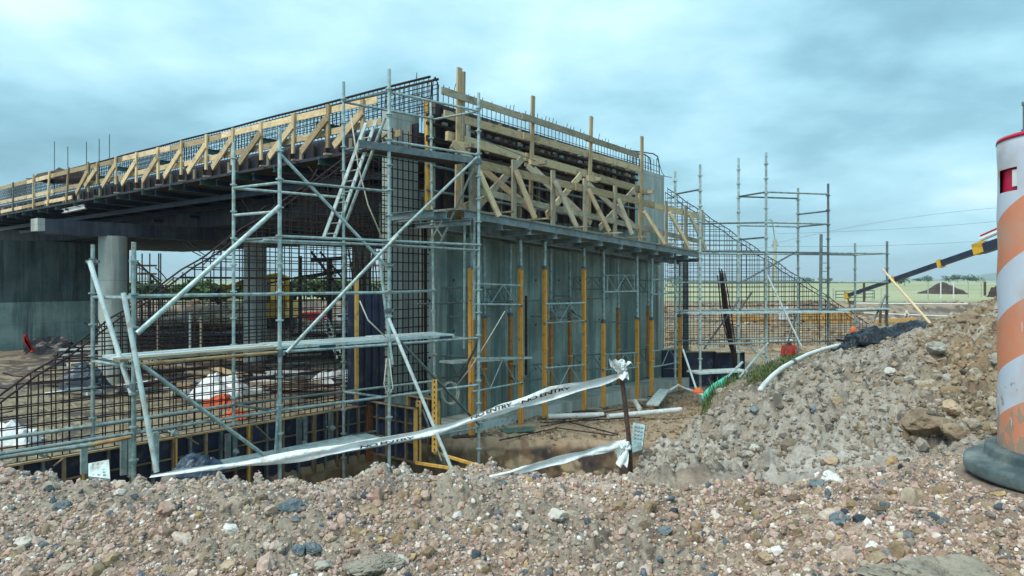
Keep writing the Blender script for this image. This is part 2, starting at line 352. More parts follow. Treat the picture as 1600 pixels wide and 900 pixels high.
# ================================================================== TERRAIN
def _h(ix, iy, s):
    a = (ix.astype(np.int64) * 374761393 + iy.astype(np.int64) * 668265263 + s * 974634777) & 0xffffffff
    a = ((a ^ (a >> 13)) * 1274126177) & 0xffffffff; a = (a ^ (a >> 16)) & 0xffffffff
    return a / 4294967295.0
def vn(x, y, s=0):
    ix = np.floor(x); iy = np.floor(y); fx = x - ix; fy = y - iy; fx = fx * fx * (3 - 2 * fx); fy = fy * fy * (3 - 2 * fy)
    a = _h(ix, iy, s); b = _h(ix + 1, iy, s); c = _h(ix, iy + 1, s); d = _h(ix + 1, iy + 1, s)
    return (a * (1 - fx) + b * fx) * (1 - fy) + (c * (1 - fx) + d * fx) * fy - .5
def fbm(x, y, o=4, s=0, g=.5):
    t = 0; a = 1.0
    for i in range(o):
        t = t + a * vn(x, y, s + i * 17); x, y = x * 1.93 + y * .35 + 5.1, y * 1.93 - x * .35 + 9.7; a *= g
    return t
def worley(x, y, s=0):
    ix = np.floor(x); iy = np.floor(y); f1 = np.full(x.shape, 9.0); f2 = np.full(x.shape, 9.0); idv = np.zeros(x.shape)
    for dx in (-1, 0, 1):
        for dy in (-1, 0, 1):
            cx = ix + dx; cy = iy + dy; px = cx + _h(cx, cy, s); py = cy + _h(cx, cy, s + 5)
            d = np.hypot(px - x, py - y); c = d < f1
            f2 = np.where(c, f1, np.minimum(f2, d)); idv = np.where(c, _h(cx, cy, s + 9), idv); f1 = np.where(c, d, f1)
    return f1, f2, idv
def sstep(a, b, x):
    t = np.clip((x - a) / (b - a), 0, 1); return t * t * (3 - 2 * t)

CP = []
def cpx(px, py, Y): p = P(px, py, Y); CP.append((p.x, p.y, p.z))
# gravel berm along the road edge
for px, crest in ((-420, 722), (-150, 722), (0, 722), (60, 730), (130, 745), (200, 744), (350, 737), (440, 736), (485, 748), (530, 746), (600, 729), (700, 740), (800, 738), (900, 738), (985, 738)):
    cpx(px, 905, 2.02); cpx(px, 820, 2.3); cpx(px, crest + 2, 2.65); cpx(px, crest + 14, 2.95)
for x in (-5.5, -4.5, -3.5, -2.5, -1.5, -.5, .4, 1.2):
    CP.append((x, 1.4, -.97)); CP.append((x, .6, -1.1)); CP.append((x, -1, -1.15)); 
    CP.append((x, 3.6, -1.5 if x < .6 else -1.1)); CP.append((x, 5.0, -3.0 if x < .4 else -1.7)); CP.append((x * 1.2, 7.0, -5.0))
for x in (-7.5, -6.5):
    CP.append((x, 2.5, -.9)); CP.append((x, 5, -3.2)); CP.append((x, .5, -1.1))
for x in (-8, -5, -2, 0): CP.append((x, 10, -7.5)); CP.append((x * 1.3, 14, -9))
for px, a, b, c in ((1120, 2.0, 2.3, 2.68), (1230, 1.85, 2.15, 2.65), (1400, 1.6, 1.95, 2.45), (1550, 1.48, 1.85, 2.3)):
    cpx(px, 905, a); cpx(px, 820, b); cpx(px, 742, c)
for x, y in ((1.35, 1.9), (1.35, 2.4), (1.7, 1.7), (1.7, 2.15), (1.7, 2.6), (2.2, 1.9), (2.2, 2.4), (2.8, 2.2)): CP.append((x, y, -.605))
for x in (1.8, 2.6, 3.6, 5): CP.append((x, 1.2, -.66)); CP.append((x, .3, -.95)); CP.append((x, -1, -1.1))
# grey mound of spoil
for a in ((1005, 722, 3.0), (1100, 718, 3.15), (1250, 704, 3.25), (1400, 692, 3.1), (1500, 690, 2.95), (1600, 660, 3.1), (1800, 650, 3.2),
          (1015, 694, 4.1), (1080, 680, 4.2), (1160, 668, 4.3), (1300, 640, 4.4), (1420, 600, 4.4), (1520, 560, 4.5), (1640, 530, 4.6), (1900, 520, 4.6),
          (1045, 662, 6), (1150, 628, 5.9), (1250, 592, 6), (1380, 562, 6), (1480, 508, 5.8), (1550, 463, 5.8), (1650, 455, 6), (1900, 450, 6),
          (1078, 640, 9), (1150, 600, 9), (1240, 568, 9), (1330, 557, 8.5), (1420, 541, 8), (1482, 488, 7.5), (1545, 447, 7.4), (1650, 442, 8), (1900, 440, 8),
          (1112, 612, 13), (1150, 585, 12.5), (1190, 563, 12), (1240, 548, 12), (1300, 543, 12), (1400, 534, 11), (1460, 515, 11), (1600, 480, 11), (1800, 470, 11)): cpx(*a)
for x, y, z in ((.75, 6, -3.2), (.9, 4.4, -1.9), (1.1, 8, -4.2), (1.6, 10, -4.4), (2.4, 13, -4.6), (3.6, 16, -4.7), (6.5, 16.5, -4.2), (9, 16, -3.4), (12, 16, -3.2), (16, 15, -3), (8, 20, -5.5), (12, 21, -5.5), (18, 20, -5.5), (3, 20, -6.5),
                (0.2, 9, -6), (0, 13, -8), (4, 27, -8), (12, 28, -8), (25, 26, -8), (14, 11, -1.4), (18, 8, -1), (22, 14, -3), (10, 5, -.5), (12, 2, -.8)): CP.append((x, y, z))
CPA = np.array(CP)
_K = np.hypot(CPA[:, None, 0] - CPA[None, :, 0], CPA[:, None, 1] - CPA[None, :, 1])
_W = np.linalg.solve(_K + np.eye(len(CPA)) * 1e-4 * -1, CPA[:, 2] - CPA[:, 2].mean())
def top_h(x, y):
    sh = x.shape; x = x.ravel(); y = y.ravel(); out = np.empty(x.shape)
    for i in range(0, len(x), 40000):
        xs = x[i:i + 40000, None]; ys = y[i:i + 40000, None]
        out[i:i + 40000] = np.hypot(xs - CPA[None, :, 0], ys - CPA[None, :, 1]) @ _W + CPA[:, 2].mean()
    return out.reshape(sh)
def pit_h(x, y):
    sdn = (x - WALL.o.x) * WALL.n.x + (y - WALL.o.y) * WALL.n.y
    z = -3.75 + .05 * fbm(x * .8, y * .8, 4, 3) + .10 * fbm(x * .15, y * .15, 3, 8)
    tw = (x - WALL.o.x) * WALL.d.x + (y - WALL.o.y) * WALL.d.y
    z = z - .26 * sstep(0, 11, tw) * (np.abs(sdn) < 14) * sstep(34, 28, y)
    wob = .5 * fbm(x * .7, y * .7, 3, 21)
    edge = 16.85 + wob * .5
    tr = sstep(.75, .35, sdn * -1 + 1.1) * sstep(edge + .05, edge - 1.3, y + .35 * fbm(x * 2.1, y * 2.1, 4, 23)) ** .7     # in front of the wing line and nearer than the cut edge
    z = z - tr * (1.3 + .25 * fbm(x * .5, y * .5, 3, 4))
    # cut terraces and the open plain beyond
    z = z + .85 * sstep(43, 46, y + 2 * fbm(x * .05, y * .05, 2, 5)) + 1.15 * sstep(52, 56.5, y + 3 * fbm(x * .04, y * .04, 2, 6))
    far = sstep(57, 90, y); z = z + far * (.10 + .6 * fbm(x * .006, y * .006, 3, 12))
    # spoil and rubble below the deck and behind the right-hand wing
    z = z + sstep(24, 30, y) * sstep(58, 50, y) * .45 * np.abs(fbm(x * .35, y * .35, 4, 14))
    back = sstep(0, -60, y); z = z * (1 - back) + back * -1.15
    return z
def height(x, y, detail=True):
    x = np.asarray(x, float); y = np.asarray(y, float)
    zp = pit_h(x, y); r = np.hypot(x, y); near = (r < 34)
    zt = np.full(x.shape, -20.0)
    if near.any():
        zt[near] = top_h(x[near], y[near])
        zt[near] -= sstep(24, 34, r[near]) * 20
    zt = np.where(y < -1.0, np.where(near, np.minimum(zt, -1.1), -1.15), zt)
    zt = np.where((~near) & (y < 3), -1.15, zt)
    top = zt > zp - .05
    z = np.maximum(zt, zp)
    if detail and near.any():
        q = near & (zt > zp - .6)
        if q.any():
            xx = x[q]; yy = y[q]; rr = r[q]
            mud = sstep(2.58, 3.0, yy + .25 * fbm(xx * 1.5, yy * 1.5, 2, 31))          # 0 on the gravel berm, 1 on the spoil mound
            wx = xx + .05 * fbm(xx * 6, yy * 6, 2, 40); wy = yy + .05 * fbm(xx * 6, yy * 6, 2, 41)
            f1, f2, id1 = worley(wx * 6.5, wy * 6.5, 1); g1, g2, id2 = worley(wx * 15, wy * 15, 2); h1, h2, id3 = worley(wx * 2.3, wy * 2.3, 3)
            e1, e2, id4 = worley(wx * 36, wy * 36, 4)
            clod = (np.maximum(0, .55 - f1) * (.4 + id1)) * .15 + (np.maximum(0, .55 - g1) * (.3 + id2)) * .075 + np.maximum(0, .6 - h1) * id3 ** 2 * .30 + np.maximum(0, .5 - e1) * .035
            patch = sstep(-.02, .16, fbm(xx * .9, yy * .9, 3, 50))                      # smooth sludgy patches
            clod = clod * (1 - .45 * patch * sstep(6.5, 3.5, rr))
            crack = sstep(.10, .0, g2 - g1) * .016 + sstep(.05, 0, h2 - h1) * .03
            m_ = clod + fbm(xx * 2.2, yy * 2.2, 5, 60, .5) * (.09 + .05 * sstep(3.5, 6, rr)) - crack * (1 - patch * .5) - .075
            b_ = fbm(xx * 3.0, yy * 3.0, 4, 70) * .055 + fbm(xx * 14, yy * 14, 3, 71) * .014 + np.maximum(0, .5 - e1) * .012 + np.maximum(0, .55 - g1) * (.15 + id2 ** 2) * .05 + np.maximum(0, .55 - f1) * id1 ** 2 * .07 - .034
            sm = sstep(.16, .30, fbm(xx * 2.3 + 3.3, yy * 2.3, 3, 50)); b_ = b_ - sm * sstep(.07, 0, g2 - g1) * .016 - sm * sstep(.05, 0, f2 - f1) * .014
            amp = 1 - sstep(5, 10, rr) * .35
            drum = sstep(.30, .55, np.hypot(xx - 1.75, yy - 2.15))
            dz = (b_ * (1 - mud) + m_ * mud * amp) * drum - sstep(3.4, 6, rr) * .12
            edge = sstep(-.6, .1, zt[q] - zp[q])
            z[q] = np.maximum(zt[q] + dz * edge, zp[q])
    if detail:
        q = near & (y > 14)
        if q.any():
            xx = x[q]; yy = y[q]
            sdn = (xx - WALL.o.x) * WALL.n.x + (yy - WALL.o.y) * WALL.n.y
            z[q] += (fbm(xx * 4, yy * 4, 4, 90) * .05); cf = sstep(-3.9, -4.2, z[q]) * (yy < 18); z[q] += cf * (fbm(xx * 3, yy * 6, 4, 93) * .22)
    return z
def gz(x, y): return float(height(np.array([x]), np.array([y]))[0])
def rayhit(px, py, y0=1.2, y1=34, n=4000):
    ys = np.linspace(y0, y1, n); xs = (px - 800) / F * ys; zs = -(py - HZ) / F * ys
    h = height(xs, ys); k = np.argmax(zs < h)
    return Vector((xs[k], ys[k], h[k]))

def soil(x, y, z):
    """soil colour by place, with deck shade and terrace shadow bands mixed in"""
    c = np.zeros(x.shape + (3,)); A = lambda *t: np.array(t)
    r = np.hypot(x, y)
    def mix(w, col_): 
        nonlocal c; w = np.clip(w, 0, 1)[..., None]; c = c * (1 - w) + np.array(col_) * w
    n1 = fbm(x * .8, y * .8, 4, 101); n2 = fbm(x * 3.1, y * 3.1, 4, 102); n3 = fbm(x * 13, y * 13, 3, 103); n4 = fbm(x * 45, y * 45, 2, 104)
    mix(np.ones(x.shape), (.35, .26, .18))                                            # floor of the excavation
    mix(sstep(-.1, .4, n1 + n2 * .5), (.36, .27, .19)); mix(sstep(.15, .5, n2), (.17, .12, .09))
    bw = sstep(.2, -.4, (x - WALL.o.x) * WALL.n.x + (y - WALL.o.y) * WALL.n.y) * (y < 27); mix(bw * .9, (.235, .20, .135)); mix(bw * sstep(-.1, .25, n2 + n1 * .5), (.13, .115, .085)); mix(bw * sstep(.1, .4, n3 + n2 * .5), (.33, .29, .21)); mix(bw * sstep(.05, .35, fbm(x * 1.4, y * 1.4, 4, 131)), (.085, .078, .07))
    cut = sstep(-3.86, -4.0, z) * (y < 17.1)
    mix(cut, (.17, .115, .07)); mix(cut * sstep(-.1, .15, fbm(x * 1.6, z * 3 + y, 3, 110)), (.06, .045, .04)); mix(cut * sstep(.12, .3, fbm(x * 3.3, z * 5, 3, 111)), (.30, .235, .15))
    mix(sstep(26, 32, y), (.27, .22, .155)); mix(sstep(26, 32, y) * sstep(0, .35, n1), (.17, .14, .115)); mix(sstep(26, 32, y) * sstep(.1, .4, fbm(x * .25, y * .6, 3, 120)), (.36, .30, .22))
    deck_shade = sstep(22.5, 25, y) * sstep(44, 36, y) * sstep(2, -3, x - (y - 24) * .3); mix(deck_shade * sstep(-.25, .1, fbm(x * .5, y * .9, 4, 125)) * .9, (.085, .072, .068)); mix(deck_shade * sstep(.15, .4, n2), (.30, .26, .2))  # shade of the deck painted into the ground as a darker zone
    mix(sstep(44, 50, y), (.30, .235, .17)); mix(sstep(44, 50, y) * sstep(-.12, .12, fbm(x * .3, y * .9 + z * 3, 4, 121)), (.12, .105, .095))  # dark bands paint shadows onto the cut terraces
    mix(sstep(56, 62, y), (.34, .36, .21)); mix(sstep(57, 80, y) * sstep(-.1, .4, fbm(x * .02, y * .006, 4, 122)), (.42, .41, .27)); mix(sstep(300, 900, y), (.33, .37, .24))
    near = (r < 30) & (z > -3.55)
    w = near * sstep(-3.6, -3.3, z)
    mud = sstep(2.58, 2.85, y + .25 * fbm(x * 1.5, y * 1.5, 2, 31))
    grey = np.array((.33, .295, .25)); 
    m = np.zeros(x.shape + (3,)) + grey
    def mixm(w_, col_):
        nonlocal m; w_ = np.clip(w_, 0, 1)[..., None]; m = m * (1 - w_) + np.array(col_) * w_
    mixm(sstep(.0, .35, n1 + .5 * n2), (.27, .225, .175)); mixm(sstep(.05, .5, n3 + n2), (.22, .195, .17)); mixm(sstep(.1, .5, n4 + n3 * .5) * .6, (.42, .38, .33)); mixm(sstep(.15, .5, fbm(x * 7, y * 7, 4, 140)), (.13, .115, .10))
    brown = sstep(.50, .66, x / np.maximum(y, .5) + .15 * n1) * sstep(3.0, 3.6, y)
    mixm(brown * .85, (.27, .19, .115)); mixm(brown * sstep(0, .35, n2 + n3 * .6), (.17, .12, .08)); mixm(brown * sstep(.1, .4, fbm(x * 4, y * 4, 3, 130)), (.37, .32, .26))
    back = sstep(8.5, 11, y) ; mixm(back * .75, (.20, .16, .115)); mixm(back * sstep(0, .3, n2), (.12, .105, .075))
    mixm(sstep(-.02, .16, fbm(x * .9, y * .9, 3, 50)) * sstep(5.5, 3.0, r) * .75, (.47, .445, .41)); mixm(sstep(.62, .45, x / np.maximum(y, .5)) * sstep(5.2, 3.3, y) * sstep(-.15, .2, n1 + n3 * .8) * .75, (.47, .44, .395))
    pud = np.exp(-(((x - 1.35) / .33) ** 2 + ((y - 3.28) / .13) ** 2) * 1.2); mixm(sstep(.35, .6, pud + n2 * .2), (.60, .52, .43))
    g = np.zeros(x.shape + (3,)) + np.array((.27, .205, .16))
    def mixg(w_, col_):
        nonlocal g; w_ = np.clip(w_, 0, 1)[..., None]; g = g * (1 - w_) + np.array(col_) * w_
    mixg(sstep(0, .35, n2), (.42, .33, .27)); mixg(sstep(.05, .45, n3 + n1 * .5), (.24, .185, .14)); mixg(sstep(.16, .30, fbm(x * 2.3 + 3.3, y * 2.3, 3, 50)), (.30, .255, .205)); mixg(sstep(.15, .45, n4 + n3 * .4), (.15, .12, .10))
    mm = m * mud[..., None] + g * (1 - mud[..., None])
    w = w[..., None]; c = c * (1 - w) + mm * w
    return c

def mesh_np(name, verts, faces, m, colors=None, smooth=True):
    me = bpy.data.meshes.new(name); k = faces.shape[1]
    me.vertices.add(len(verts)); me.vertices.foreach_set('co', verts.astype(np.float32).ravel())
    me.loops.add(faces.size); me.loops.foreach_set('vertex_index', faces.astype(np.int32).ravel())
    me.polygons.add(len(faces)); me.polygons.foreach_set('loop_start', np.arange(0, faces.size, k, dtype=np.int32)); me.polygons.foreach_set('loop_total', np.full(len(faces), k, dtype=np.int32))
    me.update(calc_edges=True)
    if colors is not None:
        ca = me.color_attributes.new('soil', 'FLOAT_COLOR', 'POINT'); buf = np.ones((len(verts), 4), np.float32); buf[:, :3] = colors; ca.data.foreach_set('color', buf.ravel())
    me.materials.append(m); me.polygons.foreach_set('use_smooth', np.full(len(faces), smooth)); me.validate()
    ob = bpy.data.objects.new(name, me); col.objects.link(ob); OFF[ob.name] = Vector((0, 0, 0)); return ob

def soil_mat():
    m = bpy.data.materials.new('site_soil'); m.use_nodes = True; nt = m.node_tree; b = nt.nodes['Principled BSDF']; N = nt.nodes.new; L = nt.links.new
    at = N('ShaderNodeAttribute'); at.attribute_name = 'soil'; tc = N('ShaderNodeTexCoord')
    n = N('ShaderNodeTexNoise'); n.inputs['Scale'].default_value = 55; n.inputs['Detail'].default_value = 8; n.inputs['Roughness'].default_value = .7; L(tc.outputs['Object'], n.inputs['Vector'])
    n2 = N('ShaderNodeTexNoise'); n2.inputs['Scale'].default_value = 4; n2.inputs['Detail'].default_value = 8; n2.inputs['Roughness'].default_value = .7; L(tc.outputs['Object'], n2.inputs['Vector'])
    mr = N('ShaderNodeMapRange'); mr.inputs[1].default_value = .25; mr.inputs[2].default_value = .75; mr.inputs[3].default_value = .62; mr.inputs[4].default_value = 1.38; L(n.outputs[0], mr.inputs[0])
    mr2 = N('ShaderNodeMapRange'); mr2.inputs[1].default_value = .25; mr2.inputs[2].default_value = .75; mr2.inputs[3].default_value = .8; mr2.inputs[4].default_value = 1.2; L(n2.outputs[0], mr2.inputs[0])
    mu = N('ShaderNodeMath'); mu.operation = 'MULTIPLY'; L(mr.outputs[0], mu.inputs[0]); L(mr2.outputs[0], mu.inputs[1])
    s = N('ShaderNodeVectorMath'); s.operation = 'SCALE'; L(at.outputs['Color'], s.inputs[0]); L(mu.outputs[0], s.inputs['Scale']); L(s.outputs[0], b.inputs['Base Color'])
    b.inputs['Roughness'].default_value = .92; b.inputs['Specular IOR Level'].default_value = .2
    bp = N('ShaderNodeBump'); bp.inputs['Strength'].default_value = .8; bp.inputs['Distance'].default_value = .01; L(n.outputs[0], bp.inputs['Height']); L(bp.outputs[0], b.inputs['Normal'])
    return m
M['soil'] = soil_mat()

def build_ground():
    a = np.concatenate([np.linspace(-180, -52, 60)[:-1], np.linspace(-52, 50, 1100), np.linspace(50, 180, 60)[1:-1]])
    r = np.concatenate([[.05, .3, .6], np.geomspace(.9, 9, 720), np.geomspace(9, 15, 80)[1:], np.linspace(15, 17.6, 120)[1:], np.geomspace(17.6, 20, 26)[1:], np.geomspace(20, 70, 150)[1:], np.geomspace(70, 9000, 70)[1:]])
    A, RR = np.meshgrid(np.radians(a), r, indexing='xy'); x = RR * np.sin(A); y = RR * np.cos(A)
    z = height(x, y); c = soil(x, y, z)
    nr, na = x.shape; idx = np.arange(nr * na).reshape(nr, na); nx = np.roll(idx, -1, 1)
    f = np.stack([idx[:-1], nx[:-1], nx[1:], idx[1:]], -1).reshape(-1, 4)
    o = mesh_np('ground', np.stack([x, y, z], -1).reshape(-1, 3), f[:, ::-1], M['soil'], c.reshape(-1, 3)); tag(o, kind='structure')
build_ground()

# ------------------------------------------------------------------ stones
def ico(sub):
    t = (1 + 5 ** .5) / 2
    v = [(-1, t, 0), (1, t, 0), (-1, -t, 0), (1, -t, 0), (0, -1, t), (0, 1, t), (0, -1, -t), (0, 1, -t), (t, 0, -1), (t, 0, 1), (-t, 0, -1), (-t, 0, 1)]
    f = [(0, 11, 5), (0, 5, 1), (0, 1, 7), (0, 7, 10), (0, 10, 11), (1, 5, 9), (5, 11, 4), (11, 10, 2), (10, 7, 6), (7, 1, 8), (3, 9, 4), (3, 4, 2), (3, 2, 6), (3, 6, 8), (3, 8, 9), (4, 9, 5), (2, 4, 11), (6, 2, 10), (8, 6, 7), (9, 8, 1)]
    v = [np.array(p) / np.linalg.norm(p) for p in v]
    for _ in range(sub):
        nf = []; cache = {}
        def mid(a, b):
            k = (min(a, b), max(a, b))
            if k not in cache: p = v[a] + v[b]; v.append(p / np.linalg.norm(p)); cache[k] = len(v) - 1
            return cache[k]
        for a, b, c in f:
            x, y, z = mid(a, b), mid(b, c), mid(c, a); nf += [(a, x, z), (b, y, x), (c, z, y), (x, y, z)]
        f = nf
    return np.array(v), np.array(f)
def stones(name, xs, ys, sizes, m, sub=0, jit=.28, sink=.15, flat=(.5, .95), smooth=False):
    n = len(xs); v0, f0 = ico(sub); k = len(v0); rs = np.random.RandomState(len(xs))
    v = np.repeat(v0[None], n, 0); 
    if sub == 0: v = v * (1 + jit * (rs.rand(n, k, 1) * 2 - 1))
    else:
        ph = rs.rand(n, 1, 3) * 50
        w = sum(np.sin(v[:, :, [i]] * fr + v[:, :, [(i + 1) % 3]] * fr * .7 + ph[:, :, [i]]) * am for i in range(3) for fr, am in ((2.3, .13), (5.1, .06), (9, .035)))
        v = v * (1 + w + .07 * (rs.rand(n, k, 1) - .5))
    v = v * np.stack([np.ones(n), rs.uniform(.6, 1, n), rs.uniform(*flat, n)], -1)[:, None]
    q = rs.randn(n, 4); q[:, 1:3] *= .45; q /= np.linalg.norm(q, axis=1, keepdims=True); w_, x_, y_, z_ = q.T
    Rm = np.stack([np.stack([1 - 2 * (y_ ** 2 + z_ ** 2), 2 * (x_ * y_ - z_ * w_), 2 * (x_ * z_ + y_ * w_)], -1), np.stack([2 * (x_ * y_ + z_ * w_), 1 - 2 * (x_ ** 2 + z_ ** 2), 2 * (y_ * z_ - x_ * w_)], -1), np.stack([2 * (x_ * z_ - y_ * w_), 2 * (y_ * z_ + x_ * w_), 1 - 2 * (x_ ** 2 + y_ ** 2)], -1)], 1)
    v = np.einsum('nij,nkj->nki', Rm, v) * sizes[:, None, None]
    z = height(xs, ys); v = v + np.stack([xs, ys, z + sizes * (.35 - sink)], -1)[:, None]
    f = (f0[None] + (np.arange(n) * k)[:, None, None]).reshape(-1, 3)
    return mesh_np(name, v.reshape(-1, 3), f, m, smooth=smooth)
def island_mat(name, cols, rough=.85, noise_amt=.3):
    m = bpy.data.materials.new(name); m.use_nodes = True; nt = m.node_tree; b = nt.nodes['Principled BSDF']; N = nt.nodes.new; L = nt.links.new
    g = N('ShaderNodeNewGeometry'); cr = N('ShaderNodeValToRGB'); cr.color_ramp.interpolation = 'CONSTANT'; L(g.outputs['Random Per Island'], cr.inputs[0]); e = cr.color_ramp.elements
    e[0].position = 0; e[0].color = (*cols[0][1], 1); e[1].position = cols[1][0]; e[1].color = (*cols[1][1], 1)
    for p, c in cols[2:]: q = e.new(p); q.color = (*c, 1)
    tc = N('ShaderNodeTexCoord'); n = N('ShaderNodeTexNoise'); n.inputs['Scale'].default_value = 70; n.inputs['Detail'].default_value = 6; n.inputs['Roughness'].default_value = .7; L(tc.outputs['Object'], n.inputs['Vector'])
    mr = N('ShaderNodeMapRange'); mr.inputs[1].default_value = .3; mr.inputs[2].default_value = .7; mr.inputs[3].default_value = 1 - noise_amt; mr.inputs[4].default_value = 1 + noise_amt; L(n.outputs[0], mr.inputs[0])
    s = N('ShaderNodeVectorMath'); s.operation = 'SCALE'; L(cr.outputs[0], s.inputs[0]); L(mr.outputs[0], s.inputs['Scale']); L(s.outputs[0], b.inputs['Base Color'])
    b.inputs['Roughness'].default_value = rough; b.inputs['Specular IOR Level'].default_value = .3
    bp = N('ShaderNodeBump'); bp.inputs['Strength'].default_value = .6; bp.inputs['Distance'].default_value = .006; L(n.outputs[0], bp.inputs['Height']); L(bp.outputs[0], b.inputs['Normal'])
    return m
M['gravel'] = island_mat('mixed_gravel', [(0, (.45, .335, .27)), (.13, (.52, .42, .35)), (.26, (.36, .245, .19)), (.38, (.49, .355, .30)), (.50, (.40, .33, .25)), (.60, (.60, .53, .47)), (.66, (.32, .21, .15)), (.74, (.44, .30, .26)), (.84, (.24, .20, .17)), (.88, (.46, .33, .17)), (.905, (.12, .15, .175)), (.955, (.70, .68, .63))])
M['clods'] = island_mat('earth_clods', [(0, (.32, .285, .245)), (.2, (.26, .22, .175)), (.4, (.38, .35, .305)), (.6, (.20, .165, .125)), (.75, (.29, .245, .195)), (.9, (.13, .115, .10))], noise_amt=.35)
M['brown_clods'] = island_mat('brown_earth_clods', [(0, (.27, .195, .12)), (.25, (.33, .25, .165)), (.5, (.20, .145, .09)), (.7, (.38, .32, .25)), (.9, (.16, .12, .085))], noise_amt=.35)
M['dark_stone'] = island_mat('dark_stone', [(0, (.07, .09, .105)), (.3, (.12, .14, .15)), (.6, (.045, .055, .07)), (.8, (.18, .19, .19))])
def scatter(n, fn, seed):
    rs = np.random.RandomState(seed); xs = []; ys = []
    while sum(map(len, xs)) < n:
        x, y, keep = fn(rs, n); xs.append(x[keep]); ys.append(y[keep])
    return np.concatenate(xs)[:n], np.concatenate(ys)[:n]
def berm(rs, n):
    y = rs.uniform(1.25, 3.0, n); x = rs.uniform(-.82, .86, n) * y + rs.uniform(-.3, .3, n)
    sm = sstep(.16, .30, fbm(x * 2.3 + 3.3, y * 2.3, 3, 50)); lim = 2.60 + .25 * fbm(x * 1.5, y * 1.5, 2, 31)
    return x, y, (rs.rand(n) > sm * .55) & (y < np.where(x > .5, lim, 3.0)) & (np.hypot(x - 1.75, y - 2.15) > .36)
x_, y_ = scatter(72000, berm, 1); s_ = np.random.RandomState(2).lognormal(math.log(.0043), .50, len(x_)).clip(.002, .020)
tag(stones('gravel', x_, y_, s_, M['gravel']), 'mixed pinkish and pale gravel strewn over the berm', 'gravel', kind='stuff')
x_, y_ = scatter(420, berm, 5); s_ = np.random.RandomState(6).lognormal(math.log(.014), .4, len(x_)).clip(.008, .034)
tag(stones('gravel', x_, y_, s_, M['gravel'], sub=1), 'coarser stones lying among the gravel of the berm', 'gravel', kind='stuff')
x_, y_ = scatter(520, berm, 8); s_ = np.random.RandomState(9).lognormal(math.log(.0075), .5, len(x_)).clip(.004, .022)
x2, y2 = scatter(1500, berm, 14); s2 = np.random.RandomState(15).lognormal(math.log(.011), .5, len(x2)).clip(.005, .032)
tag(stones('earth_crumbs', x2, y2, s2, M['brown_clods'], sub=1, sink=.45), 'brown crumbs and clods of earth mixed into the gravel berm', 'earth clods', kind='stuff')
tag(stones('dark_gravel', x_, y_, s_, M['dark_stone'], sub=1), 'dark blue-grey chippings scattered through the gravel berm', 'gravel', kind='stuff')
def mound(rs, n):
    y = 3.0 + 10.5 * rs.rand(n) ** 1.7; x = rs.uniform(.17, .80, n) * y
    return x, y, (height(x, y, False) > -2.6) & (rs.rand(n) < .75 + .25 * sstep(3.2, 4.6, y))
x_, y_ = scatter(30000, mound, 11); s_ = np.random.RandomState(12).lognormal(math.log(.0085), .64, len(x_)).clip(.003, .055) * (.75 + y_ * .07)
k_ = sstep(.50, .64, x_ / y_ + .1 * np.random.RandomState(3).randn(len(x_))) > .5
tag(stones('earth_clods', x_[~k_], y_[~k_], s_[~k_], M['clods'], sub=1, sink=.3), 'grey lumps of dried earth over the spoil mound', 'earth clods', kind='stuff')
tag(stones('earth_clods', x_[k_], y_[k_], s_[k_], M['brown_clods'], sub=1, sink=.3), 'brown lumps of earth on the right flank of the spoil mound', 'earth clods', kind='stuff')

def toe(rs, n):
    y = rs.uniform(2.72, 4.0, n); x = rs.uniform(.14, .80, n) * y
    return x, y, (rs.rand(n) < .45 + .55 * (fbm(x * 2, y * 2, 3, 78) > 0)) & (np.hypot(x - 1.75, y - 2.15) > .4) & (np.hypot((x - 1.35) / .3, (y - 3.28) / .14) > 1)
x_, y_ = scatter(9000, toe, 25); s_ = np.random.RandomState(26).lognormal(math.log(.0062), .6, len(x_)).clip(.0025, .035)
tag(stones('earth_clods', x_, y_, s_, M['clods'], sub=0, sink=.35), 'small grey crumbs of earth along the toe of the spoil mound', 'earth clods', kind='stuff')
def floor_(rs, n):
    y = rs.uniform(16.9, 25, n); x = rs.uniform(-2.2, 6.5, n); k = (x - WALL.o.x) * WALL.n.x + (y - WALL.o.y) * WALL.n.y
    return x, y, (k > .95) & (rs.rand(n) < .35 + .65 * (fbm(x * 1.2, y * 1.2, 3, 77) > 0))
x_, y_ = scatter(5200, floor_, 21); s_ = np.random.RandomState(22).lognormal(math.log(.022), .6, len(x_)).clip(.01, .12)
tag(stones('loose_rubble', x_, y_, s_, M['brown_clods'], sub=0, sink=.3), 'crumbs and lumps of brown earth over the excavation floor by the props', 'rubble', kind='stuff')

def far_(rs, n):
    y = rs.uniform(34, 57, n); x = rs.uniform(-.45, .75, n) * y
    return x, y, (rs.rand(n) < .3 + .7 * (fbm(x * .3, y * .3, 3, 79) > .03)) & ~((x > -9) & (x < 7) & (y < 30))
x_, y_ = scatter(6000, far_, 31); s_ = np.random.RandomState(32).lognormal(math.log(.10), .6, len(x_)).clip(.04, .36)
tag(stones('spoil_lumps', x_, y_, s_, M['brown_clods'], sub=0, sink=.35), 'lumps of earth and rubble strewn over the ground beyond the bridge', 'rubble', kind='stuff')

